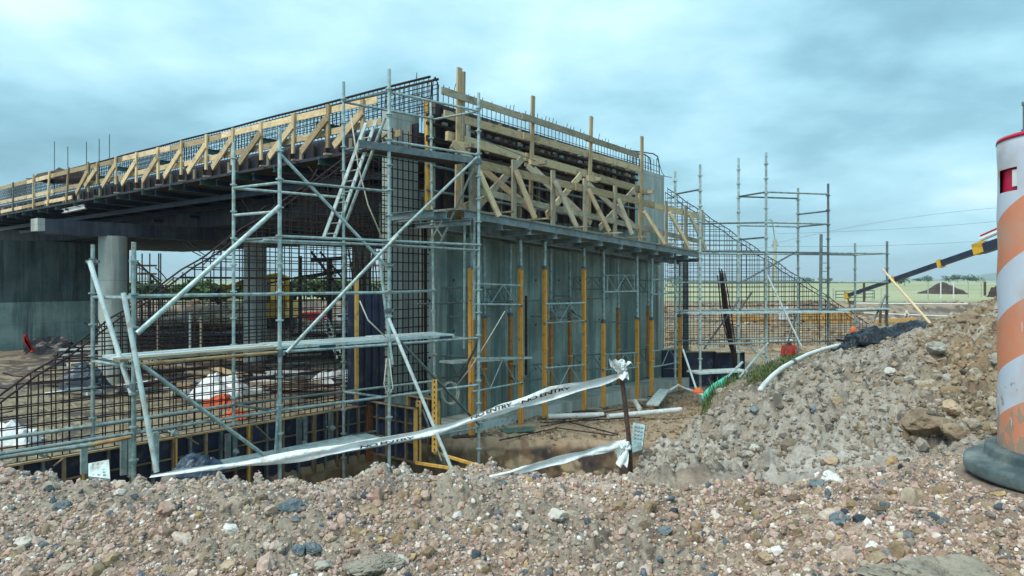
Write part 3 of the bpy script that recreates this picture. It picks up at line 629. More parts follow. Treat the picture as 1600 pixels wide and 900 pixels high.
# the larger rocks one can point at
def rock(px, py, wpx, m, label, cat='rock', name='rock', flat=.7, seed=0, sub=3, sink=.25, cracks=False):
    p = rayhit(px, py + wpx * .18); rad = wpx / 2 / F * p.y
    v0, f0 = ico(sub); rs = random.Random(seed); ph = Vector((rs.random() * 90, rs.random() * 90, rs.random() * 90)); out = []
    ca = math.cos(ph.x); sa = math.sin(ph.x)
    for v in v0:
        q = Vector(v); k = 1 + .42 * mnoise.noise(q * 1.3 + ph) + .16 * mnoise.noise(q * 3.4 + ph) + .07 * mnoise.noise(q * 9 + ph)
        for j in range(5):      # a few flat breaks
            nrm = Vector((math.sin(ph.x + j * 2.1), math.cos(ph.y + j * 1.7), math.sin(ph.z + j))).normalized(); dd = q.dot(nrm) * k
            if dd > .78: k *= .78 / dd
        if cracks:
            dv, _ = mnoise.voronoi(q * 3.2 + ph + mnoise.noise_vector(q * 4) * .25); g_ = dv[1] - dv[0]
            if g_ < .13: k -= (1 - g_ / .13) * .11
            dv, _ = mnoise.voronoi(q * 8 + ph); k += .05 * (.3 - dv[0])
        q = q * k; out.append((p.x + (q.x * ca - q.y * .8 * sa) * rad, p.y + (q.x * sa + q.y * .8 * ca) * rad, p.z + (q.z * flat + flat * (1 - sink) * .6) * rad))
    mb = MB(); mb.v = out; mb.f = [tuple(int(i) for i in t) for t in f0]; mb.uv = [[(0, 0)] * 3] * len(f0)
    return tag(mb.build(name, m, smooth=False), label, cat, 'larger rocks lying on the gravel and mound')
def solid_stone(name, a, b, c): return mat(name, a, b, scale=14, rough=.8, bump=.9, bscale=40, dirt=c, dscale=18, dlo=.5, dhi=.68)
S_BLUE = solid_stone('blue_grey_rock', (.08, .12, .145), (.19, .235, .25), (.36, .34, .31))
S_TAN = solid_stone('tan_rock', (.40, .28, .18), (.52, .40, .28), (.30, .24, .19))
S_PALE = solid_stone('pale_rock', (.50, .47, .42), (.64, .61, .55), (.36, .31, .25))
S_WHITE = solid_stone('white_rock', (.66, .66, .62), (.78, .78, .74), (.55, .50, .42))
S_RED = solid_stone('reddish_rock', (.40, .25, .20), (.50, .35, .28), (.30, .2, .16))
S_GREY = solid_stone('grey_clay_lump', (.30, .285, .245), (.42, .40, .35), (.19, .175, .15))
S_CLAY = solid_stone('cracked_clay', (.24, .215, .17), (.35, .31, .25), (.13, .11, .09))
S_BROWN = solid_stone('brown_earth_lump', (.22, .155, .10), (.33, .25, .17), (.12, .09, .065))
for i, a in enumerate([
    (455, 792, 42, S_BLUE, 'blue-grey rock high on the berm, left of the stake'), (488, 858, 34, S_BLUE, 'blue-grey rock low on the gravel berm'), (466, 862, 26, S_BLUE, 'smaller dark rock touching a blue-grey one'),
    (462, 812, 18, S_BLUE, 'dark chip just under the high blue-grey rock'), (517, 842, 20, S_TAN, 'small tan rock beside a dark one'), (260, 795, 36, S_RED, 'flat reddish rock half sunk in the left berm'),
    (360, 884, 28, S_TAN, 'tan rock at the foot of the left berm'), (188, 770, 20, S_PALE, 'pale rock near the left crest of the berm'), (505, 885, 26, S_GREY, 'rounded grey clay lump near the lower edge'),
    (870, 806, 32, S_PALE, 'squarish pale rock alone in pink gravel'), (715, 806, 22, S_PALE, 'pale yellowish rock in the middle of the berm'), (1276, 757, 26, S_BLUE, 'black-blue rock at the top of the right gravel'),
    (1300, 749, 34, S_WHITE, 'flat white rock where gravel meets sludge'), (1310, 812, 34, S_BLUE, 'dark flat rock over the clay hollow'), (1040, 830, 22, S_BLUE, 'small dark stone in the pink gravel'),
    (1093, 716, 22, S_BROWN, 'orange-brown rock on the pale sludge'), (1226, 703, 28, S_BROWN, 'ochre lump beside the pale puddle'), (1300, 720, 22, S_TAN, 'small ochre lump standing in the puddle'),
    (1440, 660, 74, S_BROWN, 'largest brown boulder, upper right of the puddle'), (1493, 676, 44, S_BROWN, 'brown boulder leaning against the larger one'), (1486, 640, 34, S_TAN, 'tan rock above the brown boulders'),
    (1530, 712, 40, S_BROWN, 'brown lump right beside the barrel base'), (1384, 640, 26, S_GREY, 'grey lump left of the brown boulders'), (1392, 580, 24, S_PALE, 'cream rock high on the grey mound'),
    (1180, 640, 20, S_BLUE, 'dark stone on the grey mound face'), (1270, 640, 16, S_BLUE, 'small dark stone midway up the mound'), (1520, 500, 44, S_BROWN, 'lump on the skyline of the mound beside the barrel'),
    (1462, 545, 34, S_GREY, 'grey clod near the top of the mound'), (1195, 872, 28, S_TAN, 'tan stone among the lower right gravel'), (800, 868, 26, S_TAN, 'tan stone by the lower middle edge'),
    (98, 790, 26, S_BLUE, 'blue-black stone in the far left gravel'), (40, 850, 30, S_PALE, 'pale stone in the lower left corner'), (625, 875, 26, S_PALE, 'pale cream stone low in the berm centre'), (1180, 700, 22, S_PALE, 'pale grey rock leaning on an ochre lump'),
    (1560, 560, 30, S_GREY, 'grey lump behind the barrel')]):
    rock(*a, seed=i + 3, flat=.62)
rock(1480, 880, 250, S_CLAY, 'huge cracked grey clay slab in the lower right', 'clay lump', 'clay_lump', flat=.30, seed=77, sub=5, sink=1.0, cracks=True)
rock(585, 868, 105, S_CLAY, 'cracked dome of grey clay in the berm', 'clay lump', 'clay_lump', flat=.30, seed=78, sub=5, sink=1.1, cracks=True)

# ================================================================== BRIDGE
W = WALL; wd = W.d; wn = W.n; dd = DECK.d
def slabw(pl, t0, t1, s0, s1, z0, z1, z0b=None, z1b=None):
    """solid between t0..t1 along the wall, s0..s1 in front of it; z may slope from t0 to t1"""
    mb = MB(); z0b = z0 if z0b is None else z0b; z1b = z1 if z1b is None else z1b
    A = pl.off(s1); B = pl.off(s0); b = len(mb.v)
    P8 = [A.at(t0, z0), A.at(t1, z0b), B.at(t1, z0b), B.at(t0, z0), A.at(t0, z1), A.at(t1, z1b), B.at(t1, z1b), B.at(t0, z1)]
    mb.v += [tuple(p) for p in P8]
    for f in ((0, 3, 2, 1), (4, 5, 6, 7), (0, 1, 5, 4), (1, 2, 6, 5), (2, 3, 7, 6), (3, 0, 4, 7)):
        mb.f.append(tuple(b + i for i in f))
        pp = [P8[i] for i in f]; horiz = f in ((0, 3, 2, 1), (4, 5, 6, 7)); e = (pp[1] - pp[0]); e = Vector((e.x, e.y, 0)); side = f in ((1, 2, 6, 5), (3, 0, 4, 7))
        mb.uv.append([((p - P8[0]).dot(wd), (p - P8[0]).dot(wn)) if horiz else (((p - P8[0]).dot(wn) if side else (p - P8[0]).dot(wd)) + .13, p.z) for p in pp])
    return mb
T0, T1 = -.575, 11.93
abut = thing('concrete_abutment', 'tall board-marked concrete abutment wall behind the orange props', 'bridge abutment', W.at(0, -3.75))
slabw(W, T0 + .55, T1 - .45, -1.0, 0, -3.9, 2.3, None, 2.0).build('wall', M['concrete'], abut)
slabw(W, T0, T0 + .55, -1.0, .07, -3.9, 1.45).build('pilaster', M['concrete_pale'], abut)
slabw(W, T1 - .45, T1, -1.0, .07, -3.9, 3.95).build('pilaster', M['concrete_pale'], abut)
slabw(W, T0 + .1, T1 + .3, .072, .95, -4.2, -3.42, -4.2, -3.62).build('footing', M['concrete_foot'], abut)
slabw(W, -1.55, T0 - .003, -.22, .0, -3.9, 4.0).build('cheek_wall', M['concrete_pale'], abut)
slabw(W, 9.35, T1 - .453, -.6, .12, 1.9, 4.02, 1.9, 3.93).build('cheek_wall', M['concrete_pale'], abut)
mb = MB()
for t in np.arange(T0 + 1.2, T1 - .5, 1.15):
    for z in (-2.6, -1.3, 0.0):
        c = W.off(.0).at(t, z); mb.tube(c - wn * .01, c + wn * .006, .035, 10)
for z in (-2.8, -1.9, -.5, .75):
    c = W.off(.07).at(T0 + .28, z); mb.tube(c - wn * .01, c + wn * .006, .035, 10)
mb.build('tie_hole', M['black_form'], abut)

# ---- deck: slab over precast girders, running away along DECK.d
SP = 40.0; wide = 15.0
def deckpt(s, u, z): p = DECK.at(s) + wd * u; return Vector((p.x, p.y, z))
deck = thing('bridge_deck', 'long concrete bridge deck on girders running away to the left', 'bridge deck', deckpt(0, 0, 2.3))
def dslab(s0, s1, u0, u1, z0, z1): return MB().slab(deckpt(s0, u0, z0), dd * (s1 - s0), wd * (u1 - u0), Z * (z1 - z0))
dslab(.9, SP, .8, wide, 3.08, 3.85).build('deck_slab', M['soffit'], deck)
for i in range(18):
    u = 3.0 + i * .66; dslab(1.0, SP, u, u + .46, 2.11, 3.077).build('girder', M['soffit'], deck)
for i, s_ in enumerate(np.arange(1.6, 34, 2.0)): MB().ibeam(deckpt(s_, -.12, 2.92), deckpt(s_, 3.4, 2.84), .11, .17, .014).build('falsework_joist', M['boom'], deck)
for u in (1.1, 2.5): MB().bar(deckpt(1.2, u, 2.72), deckpt(34, u, 2.72), .10, .16).build('falsework_beam', M['boom'], deck)
for i, s_ in enumerate(np.arange(2.4, 30, 3.1)): MB().bar(deckpt(s_, 2.9, 2.5), deckpt(s_, 2.9, 2.1), .05, .05).bar(deckpt(s_, 2.6, 2.5), deckpt(s_, 3.1, 2.5), .14, .10).build('hanger', M['boom'], deck)
# ---- pier with round columns, at right angles to the deck
PIER = Plane(-14.7, 26.4, .635, .773)
pier = thing('bridge_pier', 'round concrete columns under a dark cap beam below the deck', 'bridge pier', PIER.at(0, -3.75))
slabw(PIER, -2.3, 16, -.33, .33, 1.60, 2.10).build('cap_beam', M['soffit'], pier)  # dark soffit colour paints the beam's shaded face
slabw(PIER, -2.52, -2.303, -.335, .335, 1.68, 2.11).build('lit_beam_end', M['concrete_pale'], pier)  # paler copy of the concrete, painted as the beam's lit end
for t in (0, 5.75, 11.5):
    c = PIER.at(t, 0); MB().lathe([(.47, -4.0), (.47, 1.618)], (c.x, c.y, 0), 40).build('column', M['concrete_pale'], pier, smooth=False)
# ---- far abutment
FAR = Plane(-28, 34.5, .635, .773)
fa = thing('concrete_abutment', 'shaded far abutment wall with panel joints at the left under the deck', 'bridge abutment', FAR.at(0, -3.75))
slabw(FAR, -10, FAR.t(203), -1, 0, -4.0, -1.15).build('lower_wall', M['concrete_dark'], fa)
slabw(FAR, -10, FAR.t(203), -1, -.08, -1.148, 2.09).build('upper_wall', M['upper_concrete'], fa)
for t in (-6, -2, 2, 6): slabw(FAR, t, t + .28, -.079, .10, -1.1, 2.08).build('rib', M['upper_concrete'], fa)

# ---- parapet reinforcement cage on the deck edge
def limit_build(bars, name, mt, root, cap=100, key=None):
    """bars: list of (MB, nearness); the largest get their own object, the rest become one stuff part"""
    bars.sort(key=lambda b: b[1])
    for b, _ in bars[:cap]: b.build(name, mt, root)
    if len(bars) > cap:
        rest = MB()
        for b, _ in bars[cap:]:
            k = len(rest.v); rest.v += b.v; rest.f += [tuple(k + i for i in f) for f in b.f]; rest.uv += b.uv
        tag(rest.build(name, mt, root), kind='stuff')
cage = thing('rebar_cage', 'long low cage of dark rebar along the left deck edge', 'rebar cage', deckpt(0, .9, 3.85))
bars = []
for i, s in enumerate(np.arange(-.46, 33.5, .17)):
    for u in (.85, 1.12):
        bars.append((MB().tube(deckpt(s, u, 3.9), deckpt(s, u, 4.84), .010, 5), s))
    if i % 2 == 0: bars.append((MB().tube(deckpt(s, .85, 4.02), deckpt(s + .17, 1.12, 4.7), .007, 4), s + .01))
limit_build(bars, 'vertical_bar', M['rebar'], cage)
for u in (.85, 1.12):
    for z in (4.02, 4.17, 4.32, 4.47, 4.62, 4.72, 4.84):
        MB().path([deckpt(s, u, z + .008 * math.sin(s * 1.3 + z * 9)) for s in np.arange(-.5, 34, .9)], .030 if z > 4.8 else .010, 6).build('long_bar', M['rebar'], cage)
MB().path([deckpt(-.5, .85, 3.95), deckpt(-.55, .85, 4.7), deckpt(-.55, .97, 4.84), deckpt(-.5, 1.12, 4.7), deckpt(-.5, 1.12, 3.95)], .016, 6).build('end_loop', M['rebar'], cage)

# ---- timber walkway and guard rail along the deck edge
EDGE = DECK
walk = thing('timber_edge_walkway', 'timber posts, rails and raking braces along the left deck edge', 'edge walkway', EDGE.at(0, 3.1))
def woodbar(p, q, w, h, name, root, m='wood', up=Z): return MB().bar(p, q, w, h, up=up).build(name, M[m], root)
# long brackets and the underside ply
bracks = [31.0, 28.6] + [26.4 - 2.0 * i for i in range(13)] + [.5]
for s in bracks:
    p = deckpt(s, -.22, 3.0); q = deckpt(s, .95, 3.0)
    MB().ibeam(p, q, .10, .16, .014).build('bracket', M['joist_green'], walk)
MB().slab(deckpt(-.3, -.12, 3.085), dd * 34, wd * .9, Z * .03).build('deck_board', M['wood_dark'], walk)
MB().slab(deckpt(-.3, -.155, 3.06), dd * 30, wd * .03, Z * .075).build('edge_strip', M['black_form'], walk)
slab_ = MB().slab(deckpt(-.2, .72, 3.13), dd * 34, wd * .06, Z * .62); slab_.build('side_form', M['black_form'], walk)
for s in np.arange(0, 33, .55): woodbar(deckpt(s, .64, 3.13), deckpt(s, .64, 3.68), .06, .12, 'form_stud', walk, 'wood_dark' if int(s * 2) % 4 else 'wood_grey', up=dd)
posts = [(20, 330, 285, 14, 'galv_dark'), (52, 327, 273, 17, 'wood'), (74, 325, 268, 17, 'wood'), (103, 320, 262, 16, 'wood'), (138, 300, 253, 9, 'wood'), (152, 288, 253, 9, 'wood'), (181, 288, 245, 9, 'wood'), (213, 285, 238, 9, 'wood'), (247, 280, 230, 9, 'wood'),
         (283, 273, 220, 10, 'wood'), (322, 265, 210, 10, 'wood'), (363, 258, 200, 11, 'wood'), (408, 250, 190, 11, 'wood'), (458, 240, 177, 12, 'wood'), (512, 231, 163, 12, 'wood'), (567, 222, 153, 13, 'wood')]
for i, (px, yb, yt, wpx, mt) in enumerate(posts):
    b = EDGE.hit(px, yb); t_ = EDGE.t(px); tp = EDGE.hit(px, yt)
    tilt = {2: -.25, 3: -.28}.get(i, random.uniform(-.03, .03)); q = tp + dd * tilt; w = .11
    woodbar(b, q, .055, w, 'post', walk, mt, up=dd)
    if i >= 4:
        zm = b.z + (tp.z - b.z) * .68; s0 = t_
        foot = deckpt(s0 + 1.05, -.06, b.z + .02); head = deckpt(s0 - .02, -.045, zm)
        woodbar(foot, head, .05, .19, 'brace', walk, 'wood', up=Z)
        woodbar(deckpt(s0 + 1.12, -.3, 3.13), deckpt(s0 + .9, .5, 3.13), .14, .04, 'sole_board', walk, 'wood_grey')
    # short green needle beams through the rail
    if 3 < i and i % 2 == 0:
        zb = b.z + .66; MB().ibeam(deckpt(t_ + .5, .0, zb), deckpt(t_ + .5, 1.3, zb), .12, .15, .014).build('needle_beam', M['joist_green'], walk)
def edge_rail(x0, y0, x1, y1, h, n, off=.05, m='wood'):
    p = EDGE.hit(x0, y0); q = EDGE.hit(x1, y1); p = p + wd * off; q = q + wd * off
    for i in range(n):
        a = p.lerp(q, i / n - .004); b = p.lerp(q, (i + 1) / n + .002); k = .03 * (i % 2)
        woodbar(a + wd * k + Z * random.uniform(-.02, .02), b + wd * k + Z * random.uniform(-.02, .02), .035, h, 'rail', walk, m)
edge_rail(0, 293, 583, 155, .17, 8); edge_rail(0, 316, 590, 190, .16, 8); edge_rail(0, 331, 110, 308, .15, 3)
woodbar(deckpt(.2, -.02, 3.35), deckpt(-.45, -.02, 3.37), .05, .16, 'rail', walk)
MB().ibeam(EDGE.hit(100, 330), EDGE.hit(133, 323), .16, .16).build('pale_joist', M['white_paint'], walk)
# thin upright bars further along the deck, and a heap of sheeting
for i, (px, yt) in enumerate(((85, 221), (106, 229), (135, 222), (155, 217), (171, 210))):
    p = Plane(DECK.o.x + wd.x * 4, DECK.o.y + wd.y * 4, dd.x, dd.y).hit(px, yt); p0 = Vector((p.x, p.y, 3.85))
    tag(MB().tube(p0, p, .022, 6).build('starter_bar', M['galv_dark']), 'thin upright steel bar rising above the deck, %s from the left' % ORD[i], 'steel bar', 'thin bars standing up from the deck')
p = deckpt(24, 1.6, 3.85)
def crumple(name, c, sx, sy, h, m, n=14, seed=0, rz=0, label=None, cat=None, parent=None, rough=.35, zt=None):
    """a crumpled closed sheet: a lumpy dome with folds, resting on c"""
    mb = MB(); ph = Vector((seed * 3.1, seed * 1.7, seed)); ca, sa = math.cos(rz), math.sin(rz); top = []
    for j in range(n + 1):
        for i in range(n + 1):
            u = i / n * 2 - 1; v = j / n * 2 - 1; r = (abs(u) ** 2.6 + abs(v) ** 2.6) ** (1 / 2.6); k = max(0, 1 - r) ** .45
            f = mnoise.noise(Vector((u * 2.2, v * 2.2, 0)) + ph) + .5 * mnoise.noise(Vector((u * 6, v * 5, 1)) + ph)
            x = u * sx / 2 * (1 + .12 * f); y = v * sy / 2 * (1 + .12 * f); z = h * k * (1 + rough * 1.6 * f) + .002
            px_, py_ = c[0] + x * ca - y * sa, c[1] + x * sa + y * ca
            mb.v.append((px_, py_, c[2] + z + (0 if zt is None else zt(u, v))))
    for j in range(n):
        for i in range(n):
            a = j * (n + 1) + i; mb.f.append((a, a + 1, a + n + 2, a + n + 1)); mb.uv.append([(i / n, j / n), ((i + 1) / n, j / n), ((i + 1) / n, (j + 1) / n), (i / n, (j + 1) / n)])
    k = len(mb.v); edge = [i for i in range(n + 1)] + [(j + 1) * (n + 1) - 1 for j in range(1, n + 1)] + [n * (n + 1) + i for i in range(n - 1, -1, -1)] + [j * (n + 1) for j in range(n - 1, 0, -1)]
    for e in edge: x, y, z = mb.v[e]; mb.v.append((x, y, z - .03))
    m_ = len(edge)
    for i in range(m_): j = (i + 1) % m_; mb.f.append((edge[j], edge[i], k + i, k + j)); mb.uv.append([(0, 0), (.1, 0), (.1, .1), (0, .1)])
    mb.f.append(tuple(k + i for i in reversed(range(m_)))); mb.uv.append([(0, 0)] * m_)
    o = mb.build(name, m, parent)
    if label: tag(o, label, cat)
    return o
crumple('tarpaulin', p + Z * .75, 3.0, 1.6, .5, M['wood_dark'], seed=4, label='dark folded sheet lying on the deck above the far columns', cat='tarpaulin')

# ---- back-wall formwork over the abutment
fw = thing('wall_formwork', 'dark steel formwork with walers over the abutment wall', 'formwork', W.at(0, 1.5))
FA, FB = -.50, 9.32
slabw(W, FA, FB, .10, .20, 1.75, 4.36, 1.75, 4.08).build('form_sheet', M['black_form'], fw)
FWP = W.off(.27)
for i, t in enumerate(np.arange(FA + .12, FB, .42)):
    z1 = 4.30 - .28 * (t - FA) / (FB - FA); m_ = ('wood_grey', 'wood_dark', 'brown_steel', 'wood_dark')[i % 4]
    MB().bar(FWP.at(t, 1.75), FWP.at(t, z1), .06, .11, up=wn).build('stud', M[m_], fw)
def fz(t, z): return z - .29 * (t - FA) / (FB - FA)
for z in (2.15, 2.75, 3.35, 3.42, 3.75, 3.95):
    MB().tube(W.off(.40).at(FA - .2, fz(FA, z)), W.off(.40).at(FB, fz(FB, z)), .045 if z > 3 else .035, 8).build('waler', M['rebar'] if z > 3.2 else M['galv_dark'], fw)
for i, t in enumerate(np.arange(FA + .5, FB, .33)):
    for z in (4.08, 3.86):
        c = W.off(.30).at(t, fz(t, z)); MB().bar(c - wd * .06, c + wd * .06, .10, .08).build('clamp', M['galv_dark'] if i % 3 else M['galv'], fw)
for i, t in enumerate((1.35, 2.5, 4.9, 7.1)):
    c = W.off(.47).at(t, fz(t, 3.42)); MB().tube(c, c + wn * .05, .085, 14).tube(c - wn * .2, c + wn * .14, .016, 6).build('tie_plate', M['galv_pale'], fw)
for t in np.arange(.6, 9, .62):
    for z in (2.35, 2.95):
        c = W.off(.36).at(t, fz(t, z)); MB().tube(c, c + wn * .03, .04, 8).build('tie_plate', M['galv'], fw)
MB().bar(W.off(.30).at(FA - .07, 1.5), W.off(.30).at(FA - .07, 3.0), .13, .10, up=wn).build('edge_angle', M['orange_edge'], fw)
MB().bar(W.off(.30).at(FA - .07, 3.02), W.off(.30).at(FA - .07, 4.36), .13, .10, up=wn).build('edge_angle', M['orange_edge'], fw)
for t, z0, z1 in ((.15, 1.6, 2.95), (.75, 1.6, 2.7), (.5, 3.0, 4.0)):
    MB().bar(W.off(.62).at(t, z0), W.off(.62).at(t, z1), .07, .10, up=wn).build('soldier', M['galv'], fw)
# ---- starter bars above the back wall
sb = thing('rebar_cage', 'row of thin upright starter bars above the wall formwork', 'rebar cage', W.at(0, 4.0))
SB = W.off(-.35); bars = []
for i, t in enumerate(np.arange(-.35, 10.6, .19)):
    z1 = fz(t, 5.08) + random.uniform(-.12, .14); k = random.uniform(-.04, .04)
    bars.append((MB().path([SB.at(t, 3.7), SB.at(t, z1 - .25), SB.at(t + k, z1) + wn * .05], .010, 5), t))
limit_build(bars, 'upright_bar', M['rebar'], sb)
for z in (4.35, 4.62): MB().tube(SB.at(-.3, fz(0, z)), SB.at(10.6, fz(10.6, z)), .010, 5).build('long_bar', M['rebar'], sb)
cg = thing('rebar_cage', 'small bent rebar cage on top of the right-hand cheek wall', 'rebar cage', W.at(11, 3.95))
for i, t in enumerate(np.arange(9.9, 11.8, .22)):
    for s in (-.1, -.45): MB().tube(W.off(s).at(t, 3.85), W.off(s).at(t, 4.55 + random.uniform(-.05, .1)), .011, 5).build('upright_bar', M['rebar'], cg)
for s in (-.1, -.45):
    for z in (4.1, 4.3): MB().tube(W.off(s).at(9.8, z + .06), W.off(s).at(11.85, z), .011, 5).build('long_bar', M['rebar'], cg)
    MB().path([W.off(s).at(9.3, 4.58), W.off(s).at(11.4, 4.72), W.off(s).at(11.75, 4.66), W.off(s).at(11.85, 4.4), W.off(s).at(11.88, 3.9)], .022, 6).build('top_bar', M['rebar'], cg)
MB().path([W.off(-.1).at(11.7, 4.6), W.off(-.1).at(12.1, 4.1), W.off(-.1).at(12.3, 3.98), W.off(-.1).at(12.9, 4.0)], .012, 5).build('bent_bar', M['rebar'], cg)

# ---- tall guard frame beside the formwork
GP = W.off(1.0); guard = thing('timber_guard_frame', 'four tall timber posts with long rails beside the dark formwork', 'timber frame', GP.at(0, 1.5))
for px, yt, yb, w in ((714, 106, 345, .15), (829, 150, 322, .13), (920, 182, 345, .14), (1003, 213, 372, .15)):
    b = GP.hit(px, yb); t = GP.hit(px + (4 if px < 1000 else 0), yt); woodbar(b, t, w, .05, 'post', guard, 'wood', up=wn)
    if px == 714: woodbar(b + wd * .11 + wn * .05, t + wd * .1 - Z * .08 + wn * .05, .07, .05, 'post', guard, 'wood_grey', up=wn)
def grail(pl, x0, y0, x1, y1, h, n, name, root, mt='wood', th=.045, ext=0):
    p = pl.hit(x0, y0); q = pl.hit(x1, y1)
    for i in range(n):
        k = wn * (.05 * (i % 2)); a = p.lerp(q, max(0, i / n - .015)); b = p.lerp(q, min(1, (i + 1) / n + .015)); woodbar(a + k, b + k, th, h, name, root, mt)
GF = GP.off(.07); GB = GP.off(-.08)
grail(GF, 690, 141, 998, 243, .17, 3, 'rail', guard, 'wood_grey'); grail(GB, 694, 178, 998, 264, .19, 3, 'rail', guard); grail(GP.off(-.16), 698, 212, 998, 296, .22, 3, 'rail', guard, 'wood', .10)
grail(GP.off(-.3), 700, 238, 940, 292, .10, 2, 'rail', guard, 'wood_dark')
for px, py in ((722, 228), (838, 254), (926, 280), (1008, 300)):
    c = GP.off(.1).hit(px, py); woodbar(c - wd * .28, c + wd * .22, .10, .17, 'cleat', guard, 'wood'); woodbar(c - wn * .45 + wd * .1, c + wn * .25 + wd * .1, .12, .10, 'cleat', guard, 'wood_grey')
GR = GP.off(.45)
for a in ((830, 246, 723, 330), (721, 222, 819, 334), (848, 262, 907, 350), (921, 272, 837, 338), (932, 286, 995, 372), (1004, 295, 921, 357), (838, 258, 900, 346)):
    p = GR.hit(a[0], a[1]) - wn * .3; q = GR.hit(a[2], a[3]) + wn * .35
    woodbar(p, q, .17, .045, 'raking_brace', guard, 'wood' if a[0] % 2 else 'wood_grey', up=wn)
for i, (x0, y0, x1, y1) in enumerate(((744, 214, 838, 252), (743, 262, 870, 322))):
    MB().tube(GP.off(.2).hit(x0, y0), GP.off(.2).hit(x1, y1), .012, 6).build('tie_wire', M['galv_dark'], guard)

# ---- work platform carried by the props
PP = W.off(1.9)
plat = thing('work_platform', 'steel-joist work platform with timber guard rail in front of the abutment', 'work platform', PP.at(0, 1.5))
def pz(t): return 1.56 - .0484 * (t + .97)
ta, tb = -1.0, 11.1
for i, (a, b) in enumerate(((ta, 3.6), (3.62, 7.9), (7.92, tb))):
    p = PP.at(a, pz(a) - .09); q = PP.at(b, pz(b) - .09); MB().ibeam(p, q, .13, .19, .016).build('edge_beam', M['joist'], plat)
p = W.off(1.15); MB().ibeam(p.at(ta + .2, pz(ta) - .32), p.at(tb, pz(tb) - .32), .12, .19, .016).build('bearer', M['joist'], plat)
p = W.off(.35); MB().ibeam(p.at(ta + .9, pz(ta) - .32), p.at(tb, pz(tb) - .32), .12, .19, .016).build('bearer', M['joist'], plat)
for i, t in enumerate(np.arange(ta + .05, tb, 1.08)):
    if T0 + .6 < t < T1 or t < T0 + .6:
        zz = pz(t) - .205 - .07; MB().ibeam(W.off(.10).at(t, zz), W.off(2.05).at(t, zz), .10, .13, .014).build('joist', M['joist'], plat)
for t in (-1.5, -1.9): MB().ibeam(W.off(.3).at(t, 1.42), W.off(1.85).at(t, 1.42), .14, .17, .016).build('joist', M['joist'], plat)
for i in range(6):
    s = .28 + i * .27
    for a, b in ((ta, 2.6), (2.62, 6.8), (6.82, tb + .1)):
        dz = random.uniform(0, .012); MB().bar(W.off(s + .12).at(a, pz(a) + .03 + dz), W.off(s + .12).at(b, pz(b) + .03 + dz), .25, .045).build('deck_board', M['wood_grey'], plat)
GL = W.off(1.93); GLo = W.off(1.99)
for px, yt, yb in ((739, 246, 332), (803, 250, 336), (864, 266, 348), (914, 279, 357), (961, 290, 366), (1000, 302, 372), (1041, 314, 379), (1071, 321, 384), (1097, 328, 392)):
    b = GL.hit(px, yb); b.z = pz(GL.t(px)) + .0; t = GL.hit(px, yt); woodbar(b, t, .15 if px > 740 else .24, .05, 'post', plat, 'wood_grey' if px != 1000 else 'wood', up=wn)
for a in ((806, 266, 832, 337), (748, 268, 776, 334), (867, 283, 897, 350), (919, 296, 948, 358), (966, 310, 984, 362), (1006, 330, 1034, 377), (1046, 332, 1072, 381), (1077, 334, 1099, 386)):
    p = W.off(1.99).hit(a[0], a[1]); q = W.off(2.28).hit(a[2] + 4, a[3] + 4); woodbar(p, q, .15, .045, 'brace', plat, 'wood' if a[0] % 3 else 'wood_grey', up=wn)
for a in ((776, 334), (832, 337), (897, 350), (948, 358), (984, 362), (1034, 377), (1072, 381), (1099, 386)):
    c = W.off(1.9).hit(*a); c.z = pz(W.off(1.9).t(a[0])) + .065; woodbar(c - wn * .45, c + wn * .48, .13, .035, 'outrigger_board', plat, 'wood_grey')
grail(W.off(1.86), 747, 256, 1101, 340, .19, 3, 'rail', plat, 'wood'); grail(W.off(1.86), 738, 296, 1101, 379, .15, 3, 'rail', plat, 'wood_grey')
c = W.off(1.7).hit(724, 322); woodbar(c, c + wd * .7 + Z * .22, .14, .12, 'offcut', plat, 'wood')

# ================================================================== PROPS
PR = W.off(1.22); PB = W.off(.52)
def prop(pl, px, yb, yc, yt, m, label, small=False):
    b = pl.hit(px, yb); c = pl.hit(px, yc); t = pl.hit(px, yt); lean = random.uniform(-.03, .03)
    r = thing('steel_prop', label, 'prop', b, 'orange steel props holding up the work platform')
    w = .125 if not small else .115
    top = c + wd * lean; o = MB()
    o.bar(b + Z * .015, top, w, w * .72, up=wn); o.build('outer_tube', M[m], r)
    g = MB(); 
    for k in (-.3, .3): g.bar(b + Z * .03 + wn * (w * .36 + .004) + wd * w * k, top - Z * .02 + wn * (w * .36 + .004) + wd * w * k, .012, .012, up=wn)
    g.build('groove', M['orange_dull'], r)
    MB().tube(c - Z * .02, t + wd * lean * 1.5, .045, 12).build('inner_tube', M['galv'], r)
    MB().tube(c - Z * .05, c + Z * .05, w * .66, 10).bar(c - wd * .13, c + wd * .13, .03, .03).build('collar', M['galv_dark'], r)
    MB().bar(b - wd * .13, b + wd * .13, .22, .015).build('base_plate', M['galv_dark'], r)
    MB().bar(t - wd * .1 + wd * lean * 1.5, t + wd * .1 + wd * lean * 1.5, .16, .014).build('head_plate', M['galv_dark'], r)
    mid = b.lerp(c, .46); MB().tube(mid - Z * .018, mid + Z * .018, w * .72, 10).build('clamp_ring', M['orange'], r)
    return r
for i, (px, yb, yc, yt) in enumerate(((737, 681, 418, 331), (814, 666, 418, 374), (851, 653, 418, 377), (913, 643, 419, 388), (943, 637, 502, 392), (996, 625, 498, 400), (1018, 619, 498, 403), (1062, 611, 493, 409))):
    prop(PR, px, yb, yc, yt, 'orange', 'bright orange steel prop in the front row, %s from the left' % ORD[i])
